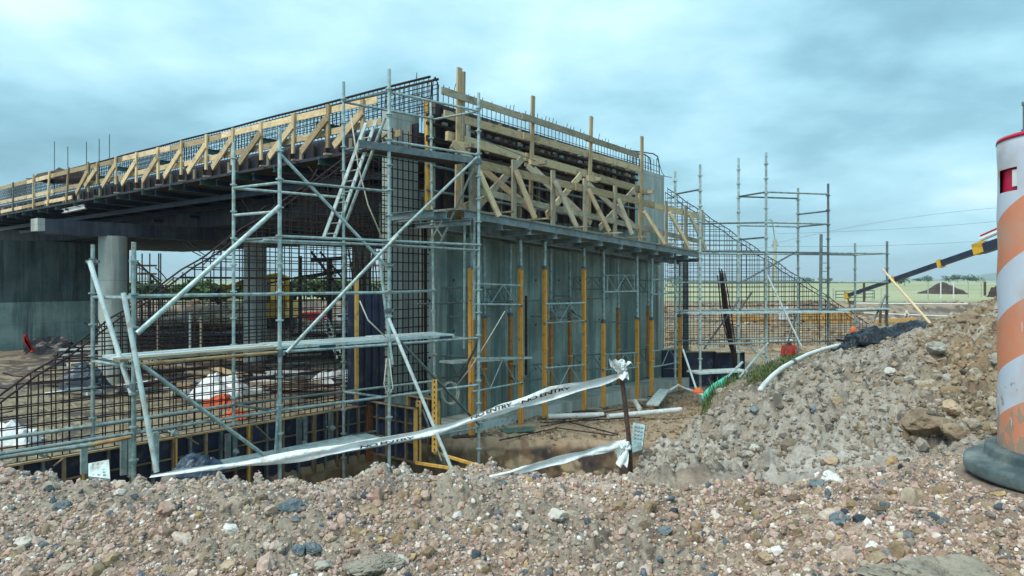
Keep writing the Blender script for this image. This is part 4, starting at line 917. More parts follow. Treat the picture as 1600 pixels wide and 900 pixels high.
for i, (px, yb, yc, yt) in enumerate(((757, 646, 494, 372), (797, 633, 491, 380), (861, 619, 489, 388), (891, 612, 490, 392), (966, 600, 483, 402), (1013, 590, 480, 405))):
    prop(PB, px, yb, yc, yt, 'orange_dull', 'dull orange steel prop close against the wall, %s from the left' % ORD[i], True)
def frame(pl, x0, x1, y0a, y0b, y1a, y1b, label, m='galv'):
    a = pl.hit(x0, y0a); b = pl.hit(x1, y0b); c = pl.hit(x0, y1a); d = pl.hit(x1, y1b)
    r = thing('bracing_frame', label, 'bracing frame', c, 'lattice bracing frames clamped between the props')
    MB().tube(a, b, .024, 8).build('top_chord', M[m], r); MB().tube(c, d, .024, 8).build('bottom_chord', M[m], r)
    for k in (.1, .9): MB().tube(a.lerp(b, k), c.lerp(d, k), .015, 6).build('upright', M[m], r)
    for k0, k1 in ((.1, .36), (.62, .36), (.62, .9)): MB().tube(a.lerp(b, k0) if k0 < .5 or k1 < .5 else a.lerp(b, k0), c.lerp(d, k1), .014, 6).build('diagonal', M[m], r)
    return r
fr = ((737, 814, 443, 446, 475, 476, 'high on the first pair of front props'), (851, 913, 475, 473, 505, 501, 'high on the second pair of front props'), (943, 996, 430, 430, 456, 455, 'high on the third pair of front props'), (1018, 1062, 437, 435, 460, 457, 'high on the fourth pair of front props'),
      (737, 814, 560, 560, 612, 598, 'low on the first pair of front props'), (851, 913, 575, 570, 606, 597, 'low on the second pair of front props'), (943, 996, 554, 551, 578, 574, 'low on the third pair of front props'), (1018, 1062, 549, 542, 574, 566, 'low on the fourth pair of front props'))
for a in fr: frame(PR.off(.06), *a[:6], 'steel lattice frame ' + a[6])
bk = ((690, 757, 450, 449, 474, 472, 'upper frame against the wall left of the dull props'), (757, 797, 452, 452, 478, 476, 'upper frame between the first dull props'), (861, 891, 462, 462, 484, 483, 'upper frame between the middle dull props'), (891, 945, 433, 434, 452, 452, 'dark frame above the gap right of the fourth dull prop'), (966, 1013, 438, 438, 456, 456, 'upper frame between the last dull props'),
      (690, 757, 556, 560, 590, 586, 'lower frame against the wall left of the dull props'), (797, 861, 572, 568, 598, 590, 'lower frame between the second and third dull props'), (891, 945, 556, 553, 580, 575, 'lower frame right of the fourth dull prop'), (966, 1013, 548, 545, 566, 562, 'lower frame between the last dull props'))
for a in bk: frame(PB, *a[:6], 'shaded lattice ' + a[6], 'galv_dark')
# tubes from the front row back to the wall row
for i, (x0, y0, x1, y1) in enumerate(((737, 470, 757, 476), (814, 478, 797, 476), (851, 506, 861, 500), (913, 500, 891, 484), (943, 456, 966, 456), (996, 455, 1013, 455), (737, 598, 757, 586), (814, 598, 797, 590), (851, 604, 861, 592), (943, 577, 966, 566))):
    tag(MB().tube(PR.hit(x0, y0), PB.hit(x1, y1), .022, 8, ext=.12).build('tie_tube', M['galv_dark']), 'short dark tube tying a front prop back to a wall-side prop', 'tube', 'short tubes tying the two rows of props')
for (x0, y0, x1, y1, lab) in ((650, 475, 950, 466, 'long tube running along the wall at mid height'), (700, 495, 770, 493, 'short tube along the wall below the upper frame'), (830, 494, 905, 498, 'dark tube crossing behind the second pair of props'), (930, 503, 985, 503, 'dark tube crossing behind the third pair of props')):
    tag(MB().tube(PB.off(.1).hit(x0, y0), PB.off(.1).hit(x1, y1), .022, 8).build('scaffold_tube', M['galv_dark']), lab, 'tube')
c0 = PB.off(.2).hit(822, 462); c1 = PB.off(.2).hit(822, 586); tag(MB().tube(c0, c1, .035, 8).build('hanging_bar', M['rebar']), 'dark vertical bar hanging between the second and third front props', 'steel bar')
p0 = W.off(.85).hit(697, 566); p1 = W.off(.85).hit(822, 558); tag(MB().bar(p0, p1, .45, .05).build('scaffold_board', M['galv_pale']), 'aluminium board resting across the low frames of the first props', 'scaffold board', 'scaffold boards')

# ================================================================== REINFORCEMENT AND WING FORMWORK
def wing(pl, t0, t1, zb, ztop, pitch, label, r=.0105, hp=.15, jit=.03, m='rebar'):
    root = thing('rebar_mat', label, 'rebar mat', pl.at((t0 + t1) / 2, zb))
    for t in np.arange(t0, t1, pitch):
        tt = t + random.uniform(-jit, jit); k = random.uniform(-.02, .02)
        MB().tube(pl.at(tt, zb), pl.at(tt + k, ztop(tt) + random.uniform(-.03, .05)), r, 5).build('vertical_bar', M[m], root)
    for z in np.arange(zb + .12, max(ztop(t0), ztop(t1)), hp):
        ts = [t for t in np.arange(t0, t1, .02) if ztop(t) > z]
        if len(ts) < 5: continue
        a, b = ts[0], ts[-1]; z += random.uniform(-.02, .02)
        MB().path([pl.at(a, z) + wn * .02, pl.at((a + b) / 2, z - .012) + wn * .02, pl.at(b, z) + wn * .02], r, 5).build('horizontal_bar', M[m], root)
    n = 24; MB().path([pl.at(t0 + (t1 - t0) * i / n, ztop(t0 + (t1 - t0) * i / n) + .03 * math.sin(i * 2.1)) for i in range(n + 1)], r * 1.6, 6).build('sloping_bar', M[m], root)
    return root
zt = lambda t: .56 + .69 * (t + 5.69)
wing(W.off(.02), -11.6, -1.55, -2.78, zt, .155, 'front mat of sloping wing-wall rebar on the left')
wing(W.off(-.38), -11.5, -1.75, -2.78, lambda t: zt(t) - .02, .19, 'rear mat of sloping wing-wall rebar on the left', hp=.17)
# tangle of tied off-cuts along the sloping edge
tg = thing('rebar_bundle', 'loose bent bars tied along the sloping edge of the left rebar', 'rebar bundle', W.at(-6, 1))
for i in range(46):
    t = random.uniform(-9.8, -2); s = random.uniform(-.35, .1); p = W.off(s).at(t, zt(t) + random.uniform(-.05, .12)); d = wd * random.uniform(-.5, .6) + Z * random.uniform(-.05, .4) + wn * random.uniform(-.3, .3)
    MB().path([p, p + d * .5, p + d + Z * random.uniform(-.1, .1)], .010, 5).build('loose_bar', M['rebar'], tg)
# mat against the pale cheek wall
ck = thing('rebar_mat', 'tall narrow rebar mat in front of the pale corner of the wall', 'rebar mat', W.at(-1.1, -2.7))
CK = W.off(.22)
for t in (-1.62, -1.46, -1.30, -1.12, -.98, -.80, -.68, -.60, -.55): MB().tube(CK.at(t, -2.7), CK.at(t, 3.5 if t < -.7 else 2.0), .015 if t < -.7 else .022, 5).build('vertical_bar', M['rebar'], ck)
for z in np.arange(-2.6, 3.5, .215): MB().tube(CK.at(-1.95, z + random.uniform(-.02, .02)) + wn * .03, CK.at(-.5, z) + wn * .03, .013, 5).build('horizontal_bar', M['rebar'], ck)

# navy box form of the column beside the corner, orange timber edge, bars out of its top
bf = thing('column_formwork', 'tall navy box form with rebar sprouting from its top', 'formwork', W.off(.35).at(-2.4, -2.7))
cp0 = W.off(.5).hit(562, 600); cp1 = W.off(.5).hit(600, 600); BT = (HZ - 456) / F * cp0.y
mb = MB(); o = Vector((cp0.x, cp0.y, -2.7)); ux = Vector((cp1.x - cp0.x, cp1.y - cp0.y, 0)); mb.slab(o, ux, -wn * .42, Z * (BT + 2.7)); mb.build('form_box', M['navy'], bf)
for k in (.2, .5, .8): MB().bar(o + ux * k + wn * .02, o + ux * k + wn * .02 + Z * (BT + 2.7), .025, .03, up=wn).build('rib', M['black_form'], bf)
MB().bar(o - ux * .12 + Z * .1, o - ux * .12 + Z * (BT + 3.0), .07, .06, up=wn).build('timber_edge', M['orange_edge'], bf)
for i in range(16):
    a = o + ux * random.uniform(.05, .95) - wn * random.uniform(.05, .38); MB().path([Vector((a.x, a.y, BT - .1)), Vector((a.x, a.y, BT + .4)) + ux * random.uniform(-.05, .05), Vector((a.x, a.y, BT + random.uniform(.75, 1.15))) + ux * random.uniform(-.3, .25)], .014, 5).build('starter_bar', M['rebar'], bf)

# low wing-wall formwork: navy panels with brown ribs
FP = W.off(.38)
def panel(a, b, z0, z1, label, nrib=3, edge='brown_steel', grp='navy formwork panels of the wing footing', rows=(.36, .70), nn=None):
    """a formwork panel between two ground points; nn points to the outside, where the ribs are"""
    a = Vector(a); b = Vector(b); nn = wn if nn is None else nn; r = thing('wing_formwork', label, 'formwork', Vector((a.x, a.y, z0)), grp)
    e = b - a; H = z1 - z0; a0 = Vector((a.x, a.y, z0)); L = e.length; u = e / L
    MB().slab(a0, e * .995, -nn * .03, Z * H).build('sheet', M['navy'], r)
    for z in (0.02, H - .02): MB().bar(a0 + Z * z + nn * .045, a0 + u * L * .995 + Z * z + nn * .045, .07, .028).build('frame_rail', M['tan_edge'] if z > .1 else M['brown_steel'], r)
    for k in (0.015, .985): MB().bar(a0 + u * L * k + nn * .045 + Z * .04, a0 + u * L * k + nn * .045 + Z * (H - .04), .03, .09, up=nn).build('frame_stile', M[edge], r)
    for i in range(nrib):
        k = (i + 1) / (nrib + 1); MB().bar(a0 + u * L * k + nn * .04 + Z * .04, a0 + u * L * k + nn * .04 + Z * (H - .04), .045, .07, up=nn).build('rib', M['brown_steel' if i % 2 else 'galv_dark'], r)
    for z in rows: MB().bar(a0 + Z * H * z + nn * .035 + u * .03, a0 + Z * H * z + nn * .035 + u * L * .97, .06, .022).build('cross_rib', M['brown_steel'], r)
    return r
tt = FP.t(574); xs_ = [tt - 1.42 * i for i in range(7)]
for i in range(6):
    panel(FP.at(xs_[i + 1]), FP.at(xs_[i]), -3.95, -2.70, 'navy formwork panel of the low wing form, %s to the left of its corner' % ORD[i], nrib=4 if i % 2 == 0 else 3, edge='orange_edge' if i in (2, 4) else 'brown_steel')
cc = FP.at(tt); MB_ = MB().bar(Vector((cc.x, cc.y, -3.95)) + wn * .05, Vector((cc.x, cc.y, -2.66)) + wn * .05, .16, .12, up=wn); tag(MB_.build('corner_post', M['rust_post']), 'rust-brown corner post of the low navy formwork', 'corner post')
panel(cc + wd * .08, cc + wd * .08 + wn * 1.52, -3.78, -2.63, 'navy return panel with a bright orange end, left one of two', nrib=4, edge='orange_edge', nn=-wd, grp='return panels of the wing formwork')
c2 = W.off(.5).hit(640, 619); panel(Vector((c2.x, c2.y, 0)), Vector((c2.x, c2.y, 0)) + wn * 1.0, -3.72, -2.63, 'navy return panel with a bright orange end, right one of two', nrib=2, edge='orange_edge', nn=-wd, grp='return panels of the wing formwork')
MB_ = MB().slab(Vector((cc.x, cc.y, -4.6)) + wn * .0 + wd * .15, wd * 1.7, wn * 1.1, Z * .2); tag(MB_.build('blinding_slab', M['black_form']), 'dark slab between the two return panels', 'slab')
for (a, b, y0, lab) in (((650, 723), (812, 748), 14.78, 'orange edge bar running right from the left return panel'), ((679, 707), (775, 736), 15.2, 'orange edge bar running right from the right return panel')):
    p = P(*a, y0); q = P(*b, y0 - 1.3); tag(MB().bar(p, q, .07, .05).build('edge_bar', M['orange_edge']), lab, 'steel bar')
# dark perforated orange verticals (punched holes)
for px, y0, y1 in ((654, 626, 722), (679, 592, 706)):
    a = P(px, y1, 14.9); b = P(px, y0, 14.9); r = thing('punched_post', 'bright orange punched post, %s of two beside the corner ledger' % ('left' if px < 670 else 'right'), 'steel post', a, 'punched orange posts')
    MB().bar(a, b, .11, .06, up=Vector((0, 1, 0))).build('post', M['orange_edge'], r); h = MB()
    for i in range(14): c = a.lerp(b, (i + .5) / 14) - Vector((0, .034, 0)); h.bar(c - Z * .02, c + Z * .02, .022, .01, up=Vector((0, 1, 0)))
    h.build('hole', M['ink'], r)
# loose clamps, turnbuckles and grey soldiers against the panels
for i, (px, y0, y1) in enumerate(((131, 690, 740), (193, 684, 742), (204, 686, 745), (243, 675, 735), (356, 678, 716), (366, 678, 716), (467, 654, 697), (476, 652, 695), (517, 642, 690))):
    pl = W.off(.62); a = pl.hit(px, y1); b = pl.hit(px, y0); tag(MB().bar(a, b, .09, .06, up=wn).build('soldier', M['galv'] if i < 4 else M['galv_dark']), 'short grey steel soldier against the low navy form, %s from the left' % ORD[i], 'steel soldier', 'steel soldiers against the navy form')
for i, (px, py) in enumerate(((66, 708), (272, 676), (366, 705), (473, 692), (517, 668))):
    c = W.off(.6).hit(px, py); tag(MB().tube(c, c + wn * .07, .055, 12).tube(c - wn * .2, c + wn * .16, .014, 6).build('wing_nut', M['galv']), 'round wing nut on a tie rod of the navy form, %s from the left' % ORD[i], 'wing nut', 'wing nuts of the navy form')
for i, (a, b) in enumerate((((55, 700), (80, 716)), ((84, 728), (99, 716)), ((290, 682), (310, 694)), ((400, 665), (422, 686)))):
    tag(MB().tube(W.off(.6).hit(*a), W.off(.6).hit(*b), .014, 6).build('tie_rod', M['brown_steel']), 'thin slanting rod on the navy form, %s from the left' % ORD[i], 'tie rod', 'slanting rods on the navy form')

# right-hand wing: splayed rebar and its dark form
RW = Plane(5.9, 27.1, .98, .2)
_wn, _wd = wn, wd
wn, wd = RW.n, RW.d
rz_ = lambda u: 3.45 - .605 * u
wing(RW, 0, 8.6, -2.55, rz_, .19, 'front mat of sloping wing-wall rebar on the right', r=.0105, hp=.18, jit=.05)
wing(RW.off(-.5), 0.1, 8.5, -2.55, rz_, .23, 'rear mat of sloping wing-wall rebar on the right', r=.0105, hp=.2, jit=.05)
for i, (x0, x1, y0, y1) in enumerate(((1034, 1068, 546, 612), (1070, 1117, 549, 588), (1119, 1162, 550, 586))):
    pl = RW.off(.4); a = pl.hit(x0, 560); b = pl.hit(x1, 560); za = pl.hit(x0, y0).z; zb = -4.0
    panel(Vector((a.x, a.y, 0)), Vector((b.x, b.y, 0)), zb, za, 'dark formwork panel below the right-hand rebar, %s from the left' % ORD[i], nrib=0, rows=(.5,), edge='black_form', grp='dark panels under the right-hand rebar')
rb = thing('rebar_bundle', 'leaning bundle of long dark bars in front of the right-hand rebar', 'rebar bundle', RW.off(.9).hit(1150, 590))
for i in range(14):
    o = random.uniform(-11, 11); e = random.uniform(-7, 7); pl = RW.off(.7 + random.uniform(0, .25))
    MB().path([pl.hit(1128 + o * .7, 421 + random.uniform(-3, 10)), pl.hit(1138 + o, 500), pl.hit(1154 + e, 592)], .022, 5).build('bar', M['rebar'], rb)
wn, wd = _wn, _wd
tag(MB().tube(RW.off(-2).hit(1071, 380), RW.off(-2).hit(1072, 575), .12, 12).build('steel_post', M['galv_dark']), 'thick dark post behind the right end of the platform', 'post')

# ================================================================== FRONT SCAFFOLD
def standard(root, p0, p1, r=.034, m='galv', nz=None, pitch=.5, name='standard'):
    p0 = Vector(p0); p1 = Vector(p1); s = MB(); s.tube(p0, p1, r, 10); d = (p1 - p0); L = d.length; d /= L
    z = (nz - p0.z) % pitch if nz is not None else .3
    while z < L - .05:
        c = p0 + d * z; s.tube(c - d * .012, c + d * .012, r * 2.1, 8)
        if int(z * 7) % 3 == 0: s.tube(c - d * .05, c - d * .012, r * 1.35, 8)
        z += pitch
    o = s.build(name, M[m], root)
    return o
def sp(px, Y, z): return Vector(((px - 800) / F * Y, Y, z))
ST = {'A': (209, 10.8), 'B': (437, 12.7), 'C': (608, 14.2), 'D': (748, 15.8), 'a': (145, 11.5), 'b': (365, 13.45), 'c': (537, 15.0), 'd': (680, 16.6)}
_dir = (sp(437, 12.7, 0) - sp(209, 10.8, 0)); pz0 = sp(209, 10.8, 0) - _dir; pa0 = sp(145, 11.5, 0) - _dir
def S(k, z):
    if k == 'Z': return Vector((pz0.x, pz0.y, z))
    if k == 'z': return Vector((pa0.x, pa0.y, z))
    return sp(*ST[k], z)
def zpx(k, py): return -(py - HZ) / F * ST[k][1]
scaf = thing('scaffold', 'tall galvanised tube scaffold standing in front of the left rebar and wall corner', 'scaffold', S('B', -4.5))
TOPS = {'A': 378, 'B': 200, 'C': 108, 'D': 145, 'a': 382, 'b': 222, 'c': 128, 'd': 160}
NZ = -.227
for k in 'ABCDabcd': 
    top = S(k, zpx(k, TOPS[k])); b = S(k, -4.9 if k != 'd' else -3.8)
    if k == 'd': top = sp(673, 16.6, zpx(k, 160))
    standard(scaf, b, top, .034 if k.isupper() else .031, 'galv' if k != 'D' else 'galv', NZ + .02)
for k in 'Zz': standard(scaf, S(k, -4.9), S(k, -1.2), .034, 'galv', NZ)
LED = {3.76: ['cC', 'cd', 'CD', 'dD'], 2.76: ['cC', 'CD', 'cd'], 1.76: ['BC', 'bB', 'bc'], 1.25: ['bB'], .78: ['BC', 'CD', 'bB', 'bc'], -.24: ['aA', 'ab', 'AB', 'bc', 'BC', 'Cd'], -1.27: ['aA', 'AB', 'ab', 'BC', 'bc', 'CD', 'cd', 'dD', 'bB', 'cC'],
       -2.3: ['zZ', 'Za', 'ZA', 'za', 'AB', 'ab', 'BC', 'bc', 'CD', 'cd', 'cC', 'bB'], -3.24: ['BC', 'CD', 'cd']}
for z, L_ in LED.items():
    for e in L_:
        if e == 'Za': continue
        m_ = 'rusty_tube' if (e == 'AB' and z == -1.27) else ('galv' if e[0].isupper() else ('galv_dark' if random.random() < .45 else 'galv'))
        dz = .0 if e[0].isupper() else -.03
        if e == 'CD' and z > 3: dz = -.03
        MB().tube(S(e[0], z + dz), S(e[1], z + dz), .027, 8).build('ledger', M[m_], scaf)
MB().tube(S('B', .70), S('C', .70), .026, 8, ext=.3).build('ledger', M['galv'], scaf); MB().tube(S('C', .70), S('D', .66), .030, 8).build('ledger', M['galv'], scaf)
MB().tube(P(0, 715, 10.0), P(143, 695, 10.6), .036, 10).build('ledger', M['galv'], scaf); MB().tube(P(143, 695, 10.6), P(208, 682, 10.85), .034, 10).build('ledger', M['rusty_tube'], scaf)
BR = [((437, 322, 12.65), (214, 521, 10.75), .045, 'galv'), ((140, 408, 11.3), (206, 617, 10.9), .042, 'galv_pale'), ((193, 458, 10.6), (245, 738, 10.3), .042, 'galv_pale'),
      ((437, 240, 12.75), (608, 420, 14.2), .033, 'galv'), ((745, 246, 15.6), (608, 378, 14.0), .033, 'galv'), ((622, 367, 14.1), (448, 551, 12.7), .038, 'galv'), ((747, 247, 15.8), (688, 380, 16.5), .033, 'galv'),
      ((607, 497, 13.7), (706, 734, 13.2), .038, 'galv_pale'), ((594, 410, 14.4), (613, 570, 14.1), .036, 'galv'), ((625, 533, 14.3), (749, 664, 15.7), .033, 'galv_dark'),
      ((602, 184, 14.3), (540, 348, 14.9), .036, 'galv'), ((222, 570, 10.9), (415, 713, 12.4), .038, 'galv'), ((439, 553, 12.75), (430, 720, 12.6), .030, 'galv'), ((750, 528, 15.9), (716, 598, 16.4), .032, 'galv_dark'), ((660, 640, 15.2), (690, 720, 14.9), .022, 'galv')]
for a, b, r, m_ in BR: MB().tube(P(*a), P(*b), r * .88, 10).build('brace', M[m_], scaf)
for k, z in (('A', -.75), ('B', -1.3), ('C', .3), ('C', -.6), ('D', 2.6), ('a', .3), ('A', -1.6)):
    c = S(k, z); MB().tube(c - Z * .05, c + Z * .05, .06, 8).bar(c - Vector((.1, 0, 0)), c + Vector((.1, 0, 0)), .05, .05).build('coupler', M['galv_dark'], scaf)
for k in 'ABCD': c = S(k, -4.6); MB().bar(c - Vector((.1, 0, 0)), c + Vector((.1, 0, 0)), .2, .02).build('base_plate', M['galv_dark'], scaf)
# boards resting on the scaffold
def board(a, b, w, h, m_, lab, n=1):
    mb = MB(); mb.bar(a, b, w, h); 
    o = mb.build('scaffold_board', M[m_]); return tag(o, lab, 'scaffold board', 'scaffold boards')
def lift(k0, k1, f0, f1, z, side): 
    a = S(k0, z).lerp(S(k1, z), f0); b = S(k0, z).lerp(S(k1, z), f1); n_ = Vector((-.70, .71, 0)); return a + n_ * side, b + n_ * side
for i, sd2 in enumerate((.16, .44, .72)):
    a, b = lift('A', 'B', -.08, .99, -1.20 + i * .004, sd2); board(a, b, .25, .045, 'galv_pale' if i else 'wood_grey', '%s pale board of the left bay of the middle scaffold lift' % ('front', 'middle', 'rear')[i])
    a, b = lift('B', 'C', .0, 1.02, -1.195 + i * .004, sd2); board(a, b, .25, .055, 'galv_pale', '%s aluminium board of the centre bay of the middle scaffold lift' % ('front', 'middle', 'rear')[i])
    a, b = lift('C', 'D', .0, .72, -1.18 + i * .004, sd2); board(a, b, .25, .055, 'galv_pale', '%s aluminium board of the right bay of the middle scaffold lift' % ('front', 'middle', 'rear')[i])
    a, b = lift('C', 'D', -.05, 1.0, 2.66 + i * .004, sd2 + .05); board(a, b, .25, .05, 'wood_dark' if i else 'galv_dark', '%s dark board of the topmost scaffold lift' % ('front', 'middle', 'rear')[i])
a, b = lift('C', 'D', -.3, 1.02, 2.62, -.02); board(a, b, .04, .14, 'galv_dark', 'dark edge board of the topmost scaffold lift')
a, b = lift('b', 'c', .0, .9, -3.4, .2); a = P(300, 735, 11.8); b = P(560, 685, 14.0)
board(a, b, .5, .05, 'galv_pale', 'wide pale board low down behind the warning tape'); board(P(470, 705, 13.2), P(585, 682, 14.3), .6, .04, 'galv_pale', 'second pale board low down, right of the wide one')
for px, py, k in ((512, 541, 13.3), (697, 527, 15.0)):
    c = P(px, py, k); tag(MB().bar(c - Vector((.12, .1, 0)), c + Vector((.12, .1, 0)), .02, .05).build('blue_mark', M['blue_plastic']), 'blue sticker on the %s aluminium board edge' % ('centre' if px < 600 else 'right'), 'sticker')
# ladder
lad = thing('ladder', 'aluminium ladder leaning up to the top scaffold lift', 'ladder', P(512, 374, 14.9))
l0, l1 = P(505, 373, 14.9), P(572, 192, 14.45); r0, r1 = P(522, 373, 15.1), P(588, 188, 14.65)
MB().bar(l0, l1, .03, .07).build('stile', M['galv_pale'], lad); MB().bar(r0, r1, .03, .07).build('stile', M['galv_pale'], lad)
for i in range(11): k = (i + .5) / 11; MB().tube(l0.lerp(l1, k), r0.lerp(r1, k), .014, 6).build('rung', M['galv_pale'], lad)
def ropeobj(pts, r, lab, name='rope', m='rope', cat='rope'): return tag(MB().path(pts, r, 6).build(name, M[m], smooth=True), lab, cat)
ropeobj([P(548, 180, 14.4), P(560, 260, 14.5), P(575, 320, 14.6), P(597, 372, 14.7)], .014, 'pale rope hanging straight beside the ladder')
def coil(cx, cy, Y, rx, ry, n, lab):
    pts = []
    for i in range(n * 16):
        t = i / 16 * 2 * math.pi; k = 1 - .05 * (i / 16); pts.append(P(cx + rx * k * math.cos(t) + 2 * math.sin(i * .11), cy + ry * k * math.sin(t) + 3 * math.sin(i * .07), Y + .02 * math.sin(i * .9)))
    return ropeobj(pts, .011, lab)
coil(703, 612, 15.6, 13, 18, 3, 'coil of pale rope hung beside the right ledger'); ropeobj([P(789, 486, 16.2), P(760, 535, 15.9), P(735, 575, 15.7), P(715, 600, 15.6)], .011, 'pale rope stretched down to the coil')
ropeobj([P(562, 470, 14.3), P(575, 500, 14.2), P(603, 527, 14.2)], .013, 'pale cable drooping across the navy box form')
ropeobj([P(604, 560, 14.0), P(600, 600, 13.95), P(606, 620, 13.9), P(614, 606, 13.95), P(608, 560, 14.0)], .012, 'loop of pale cable hanging on the centre standard')
ropeobj([P(683, 334, 15.9), P(690, 345, 15.8), P(672, 377, 15.8)], .02, 'sling hanging under the left joists, left leg'); ropeobj([P(683, 334, 15.9), P(678, 350, 15.8), P(692, 372, 15.8)], .02, 'sling hanging under the left joists, right leg')
# two slim tubes beside the platform end
for i, (x0, x1) in enumerate(((726, 725), (741, 741))):
    tag(MB().tube(P(x0, 340, 16.0), P(x1, 545 if i == 0 else 500, 16.0), .028, 8).build('scaffold_tube', M['galv']), 'slim upright tube under the left platform end, %s one' % ('left' if i == 0 else 'right'), 'tube')

# ================================================================== RIGHT SCAFFOLD
rs_ = thing('scaffold', 'slender open scaffold rising over the right-hand rebar', 'scaffold', P(1197, 560, 24.3))
RS = {'E': (1094, 23.5), 'F': (1197, 24.2), 'G': (1294, 24.8), 'H': (1386, 25.4), 'e': (1055, 24.8), 'f': (1154, 25.5), 'g': (1247, 26.1), 'h': (1336, 26.7)}
RT = {'E': 257, 'F': 238, 'G': 287, 'H': 377, 'e': 268, 'f': 247, 'g': 294, 'h': 380}
RBT = {'E': 640, 'F': 575, 'G': 545, 'H': 510, 'e': 600, 'f': 600, 'g': 560, 'h': 560}
def Q(k, z): return sp(*RS[k], z)
for k in RS: standard(rs_, Q(k, -(RBT[k] - HZ) / F * RS[k][1]), Q(k, -(RT[k] - HZ) / F * RS[k][1]), .040, 'galv_dark' if k in 'GH' else 'galv', -.07)
for z, L_ in {2.98: ['fF', 'FG', 'fg', 'eE'], 2.4: ['gG'], 1.95: ['eF', 'fg', 'FG', 'gG'], 1.45: ['fF'], .95: ['EF', 'FG', 'GH', 'ef', 'fg', 'gh', 'hH'], -.07: ['EF', 'FG', 'GH', 'ef', 'gG'], -1.05: ['EF', 'FG', 'GH', 'ef', 'fg', 'gh'], -2.1: ['EF', 'FG', 'ef', 'fg']}.items():
    for e in L_: MB().tube(Q(e[0], z), Q(e[1], z), .030, 8).build('ledger', M['galv_dark' if random.random() < .5 else 'galv'], rs_)
for a, b, m_ in (((1199, 430, 24.0), (1252, 541, 23.6), 'galv_pale'), ((1155, 468, 24.4), (1100, 545, 24.0), 'galv_dark'), ((1384, 460, 25.3), (1364, 504, 25.0), 'galv_dark'), ((1176, 455, 24.6), (1152, 490, 24.8), 'galv_dark'), ((1245, 490, 25.5), (1228, 545, 25.5), 'galv_dark'), ((1171, 540, 24), (1196, 562, 24), 'galv'), ((1200, 536, 23.8), (1155, 590, 22.5), 'galv'), ((1067, 546, 22.8), (1088, 608, 22.3), 'galv_pale'), ((1245, 393, 26), (1160, 440, 25), 'galv_dark')):
    MB().tube(P(*a), P(*b), .032, 8).build('brace', M[m_], rs_)
tag(MB().tube(P(1283, 366, 24.6), P(1282, 490, 24.6), .055, 8).build('steel_post', M['galv_dark']), 'short thick dark pole beside the fourth upright of the right scaffold', 'post')
rl = thing('ladder', 'small ladder hung between two uprights of the right scaffold', 'ladder', P(1289, 440, 24.7))
for i in range(8): MB().tube(P(1284, 385 + i * 13, 24.7), P(1293, 385 + i * 13, 24.7), .012, 5).build('rung', M['galv_dark'], rl)
board(P(1070, 489, 23.6), P(1320, 487, 24.8), .5, .05, 'galv_pale', 'long pale board on the waist lift of the right scaffold'); board(P(1312, 484, 24.8), P(1386, 482, 25.3), .4, .05, 'galv_pale', 'short pale board at the far end of the right scaffold')
board(P(1082, 582, 23.2), P(1160, 578, 23.8), .7, .05, 'galv_pale', 'pale board low down beside the dark right-hand form')
tag(MB().tube(P(1454, 506, 10.6), P(1379, 421, 13.0), .020, 8, r2=.018).build('timber_pole', M['wood']), 'slim timber pole leaning above the black sheeting', 'pole')

